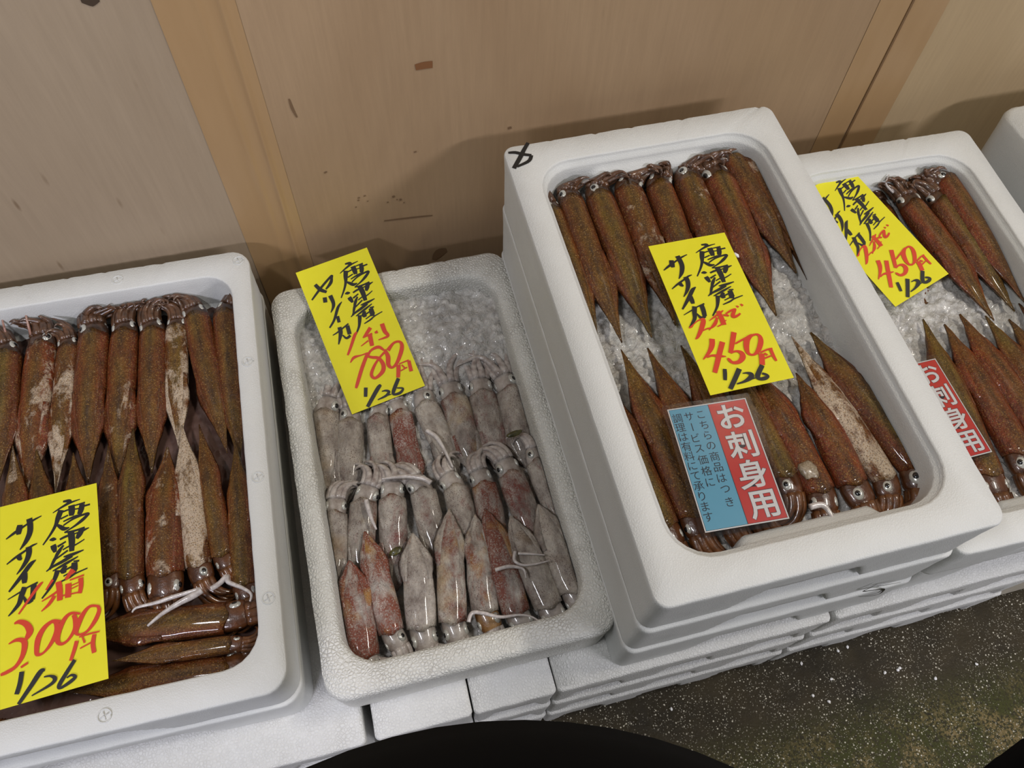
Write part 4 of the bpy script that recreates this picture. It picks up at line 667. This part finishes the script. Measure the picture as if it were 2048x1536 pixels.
def glyph(ch, size, off):
    cu = bpy.data.curves.new('glyph', 'FONT'); cu.body = ch; cu.size = size; cu.offset = off; cu.resolution_u = 3
    cu.align_x = 'CENTER'; cu.align_y = 'CENTER'
    ob = bpy.data.objects.new('glyph', cu); COL.objects.link(ob); bpy.context.view_layer.update()
    me = bpy.data.meshes.new_from_object(ob.evaluated_get(bpy.context.evaluated_depsgraph_get()))
    V = [v.co.copy() for v in me.vertices]; F = [list(p.vertices) for p in me.polygons]
    bpy.data.objects.remove(ob); bpy.data.curves.remove(cu); bpy.data.meshes.remove(me)
    if V:
        cx = (min(v.x for v in V) + max(v.x for v in V)) / 2; cy = (min(v.y for v in V) + max(v.y for v in V)) / 2
        if ch not in '、。': V = [v - Vector((cx, cy, 0)) for v in V]
    return V, F
def sashimi_card(P, label):
    M, w, h = card_frame(P); root = empty('notice_card', M); tag(root, label, 'notice card', 'red and blue laminated notice cards')
    MB().box((0, -h, -0.0003), (w, 0, 0)).obj('backing', M_CWHITE, root, False)
    e = 0.0012; xm = w * 0.51
    MB().box((e, -h + e, 0), (xm, -e, 0.00008)).obj('blue_panel', M_CBLUE, root, False)
    MB().box((xm, -h + e, 0), (w - e, -e, 0.00008)).obj('red_panel', M_CRED, root, False)
    mb = MB(); q = 0.0003
    for a, b in (((e, -e - q), (w - e, -e)), ((e, -h + e), (w - e, -h + e + q)), ((e, -h + e), (e + q, -e)), ((w - e - q, -h + e), (w - e, -e)), ((xm - q, -h + e), (xm + q, -e))):
        mb.box((a[0], a[1], 0.00009), (b[0], b[1], 0.00014))
    mb.obj('border_line', M_NAVY, root, False)
    for off, mat, z, nm in ((0.0010, M_NAVY, 0.00012, 'title_outline'), (0.00055, M_CWHITE, 0.0002, 'title_text')):
        mb = MB()
        for i, ch in enumerate('お刺身用'):
            V, F = glyph(ch, h * 0.235, off); mb.add([(v.x * 1.02 + (xm + w) / 2, v.y - h * (0.135 + 0.243 * i), z) for v in V], F)
        mb.obj(nm, mat, root, False)
    mb = MB()
    for cx, y0, dy, txt in ((0.385, .085, .0885, 'こちらの商品は'), (0.385, .705, .10, 'つき'), (0.235, .085, .0915, 'サーﾋﾞス価格に'), (0.09, .085, .0805, '調理は有料にて承ります')):
        txt = txt.replace('ﾋﾞ', 'ビ')
        for i, ch in enumerate(txt):
            V, F = glyph(ch, h * 0.082, 0.0)
            if ch == 'ー': V = [Vector((v.y, v.x, 0)) for v in V]; F = [f[::-1] for f in F]
            mb.add([(v.x + w * cx, v.y - h * (y0 + dy * i), 0.0002) for v in V], F)
    mb.obj('notice_text', M_NAVY, root, False)
    g = 0.0050
    MB().loft([[(x, y, 0.0004) for x, y in rrect(-g, w + g, -h - g, g, 0.003, 4, 4, 4)], [(x, y, 0.0008) for x, y in rrect(-g, w + g, -h - g, g, 0.003, 4, 4, 4)]]).obj('laminate', M_FILM, root, False)
    return root
sashimi_card(PR3, 'red and blue laminated notice card fully visible in the highest box')
sashimi_card(PR4, 'red and blue notice card half hidden in the right-hand box')

# ------------------------------------------------------------ scraps
def scrap(name, c, s, mat, label, cat, group=None, seed=1, n=10):
    mb = MB(); mb.ellipsoid((0, 0, 0), (Vector((s[0], 0, 0)), Vector((0, s[1], 0)), Vector((0, 0, s[2]))), n, 7)
    for v in mb.V:
        f = 1 + 0.35 * noise.noise(Vector((v.x / s[0] * 1.6 + seed * 3.3, v.y / s[1] * 1.6, v.z / s[2])))
        v *= f
    o = mb.obj(name, mat); o.location = c; o.rotation_euler = (0, 0, seed * 1.7); return tag(o, label, cat, group)
scrap('seaweed_scrap', extra['scrapA'], (0.011, 0.0035, 0.003), M_SCRAP, 'dark scrap of weed on pale squid near the right wall of the box', 'scrap', seed=0.1)
scrap('seaweed_scrap', extra['scrapB'], (0.008, 0.005, 0.003), M_SCRAP, 'greenish scrap between pale squid in the middle of the box', 'scrap', seed=2)
scrap('squid_sucker_disc', extra['sucker'], (0.0095, 0.0095, 0.0035), M_SUCK, 'round rough grey disc stuck on brown squid near the notice card', 'scrap', seed=3, n=18)
scrap('foam_crumb', extra['bead'], (0.0022, 0.0042, 0.0018), M_CWHITE, 'single white crumb on brown squid right of the flat 450 card', 'crumb', seed=0.4)
for i, c in enumerate(crumbs):
    scrap('foam_crumb', c, (0.0020, 0.0026, 0.0016), M_CWHITE, 'small white foam crumb lying on the wet floor', 'crumb', 'white crumbs on the wet floor', seed=i)

# ------------------------------------------------------------ the photographer in a black coat
root = empty('person', at(-0.216, -0.892, FZ)); tag(root, 'person in a black coat standing at the bottom edge, seen only as dark bulges', 'person')
def oval(cx, cy, z, rx, ry, n=72): return [(cx + rx * math.cos(2 * math.pi * j / n), cy + ry * math.sin(2 * math.pi * j / n), z) for j in range(n)]
# body: one skinned surface (feet, legs, trunk, arms, neck, head)
J = [(0, 0, .86, .12), (0, -.01, 1.05, .13), (0, -.03, 1.22, .13), (0, -.05, 1.30, .10), (0, -.05, 1.40, .052), (0, -.02, 1.47, .075), (0, -.015, 1.56, .088), (0, -.03, 1.63, .06)]
E = [(i, i + 1) for i in range(7)]
for sx in (-1, 1):
    n = len(J); J += [(.09 * sx, 0, .82, .085), (.10 * sx, .01, .48, .058), (.10 * sx, -.02, .10, .040), (.11 * sx, .11, .035, .035)]; E += [(0, n), (n, n + 1), (n + 1, n + 2), (n + 2, n + 3)]
    n = len(J); J += [(.17 * sx, -.06, 1.28, .055), (.28 * sx, -.03, 1.05, .045), (.35 * sx, .04, .86, .038), (.29 * sx, .06, .74, .030), (.26 * sx, .06, .66, .022)]; E += [(2, n), (n, n + 1), (n + 1, n + 2), (n + 2, n + 3), (n + 3, n + 4)]
me = bpy.data.meshes.new('body'); me.from_pydata([j[:3] for j in J], E, []); bo = bpy.data.objects.new('body', me); COL.objects.link(bo); bo.parent = root; me.materials.append(M_SKIN_H)
md = bo.modifiers.new('skin', 'SKIN')
for i, j in enumerate(J): me.skin_vertices[0].data[i].radius = (j[3], j[3])
me.skin_vertices[0].data[0].use_root = True
bo.modifiers.new('sub', 'SUBSURF').levels = 1
R = []
for (z, rx, ry, dy) in ((.40, .205, .135, .00), (.52, .215, .16, .005), (.66, .235, .20, .015), (.76, .245, .230, .02), (.83, .245, .232, .02), (.92, .235, .215, .01), (1.04, .215, .165, -.01), (1.16, .215, .135, -.035), (1.26, .20, .115, -.05), (1.32, .13, .085, -.055), (1.37, .085, .075, -.055)):
    R.append(oval(0, dy, z, rx, ry))
MB().loft(R, False, False).obj('coat', M_COAT, root)
for sx in (-1, 1):
    P = [(.17 * sx, -.06, 1.29), (.25 * sx, -.05, 1.16), (.32 * sx, .0, .98), (.375 * sx, .055 + .022 * (sx > 0), .84), (.355 * sx, .07 + .022 * (sx > 0), .77), (.29 * sx, .06, .71)]
    MB().tube(catmull(P, 5), [.075 + .01 * math.sin(k * .4) for k in range(26)], 14).obj('sleeve', M_COAT, root)
    MB().tube([(.10 * sx, 0, .86), (.105 * sx, .01, .48), (.105 * sx, -.02, .09)], [.10, .078, .066], 14).obj('trouser_leg', M_COAT, root)
    MB().ellipsoid((.11 * sx, .06, .045), (Vector((.05, 0, 0)), Vector((0, .135, 0)), Vector((0, 0, .045))), 16, 8).obj('shoe', M_COAT, root)
MB().ellipsoid((0, -.045, 1.585), (Vector((.105, 0, 0)), Vector((0, .105, 0)), Vector((0, 0, .11))), 18, 10).obj('hair', M_HAIR, root)
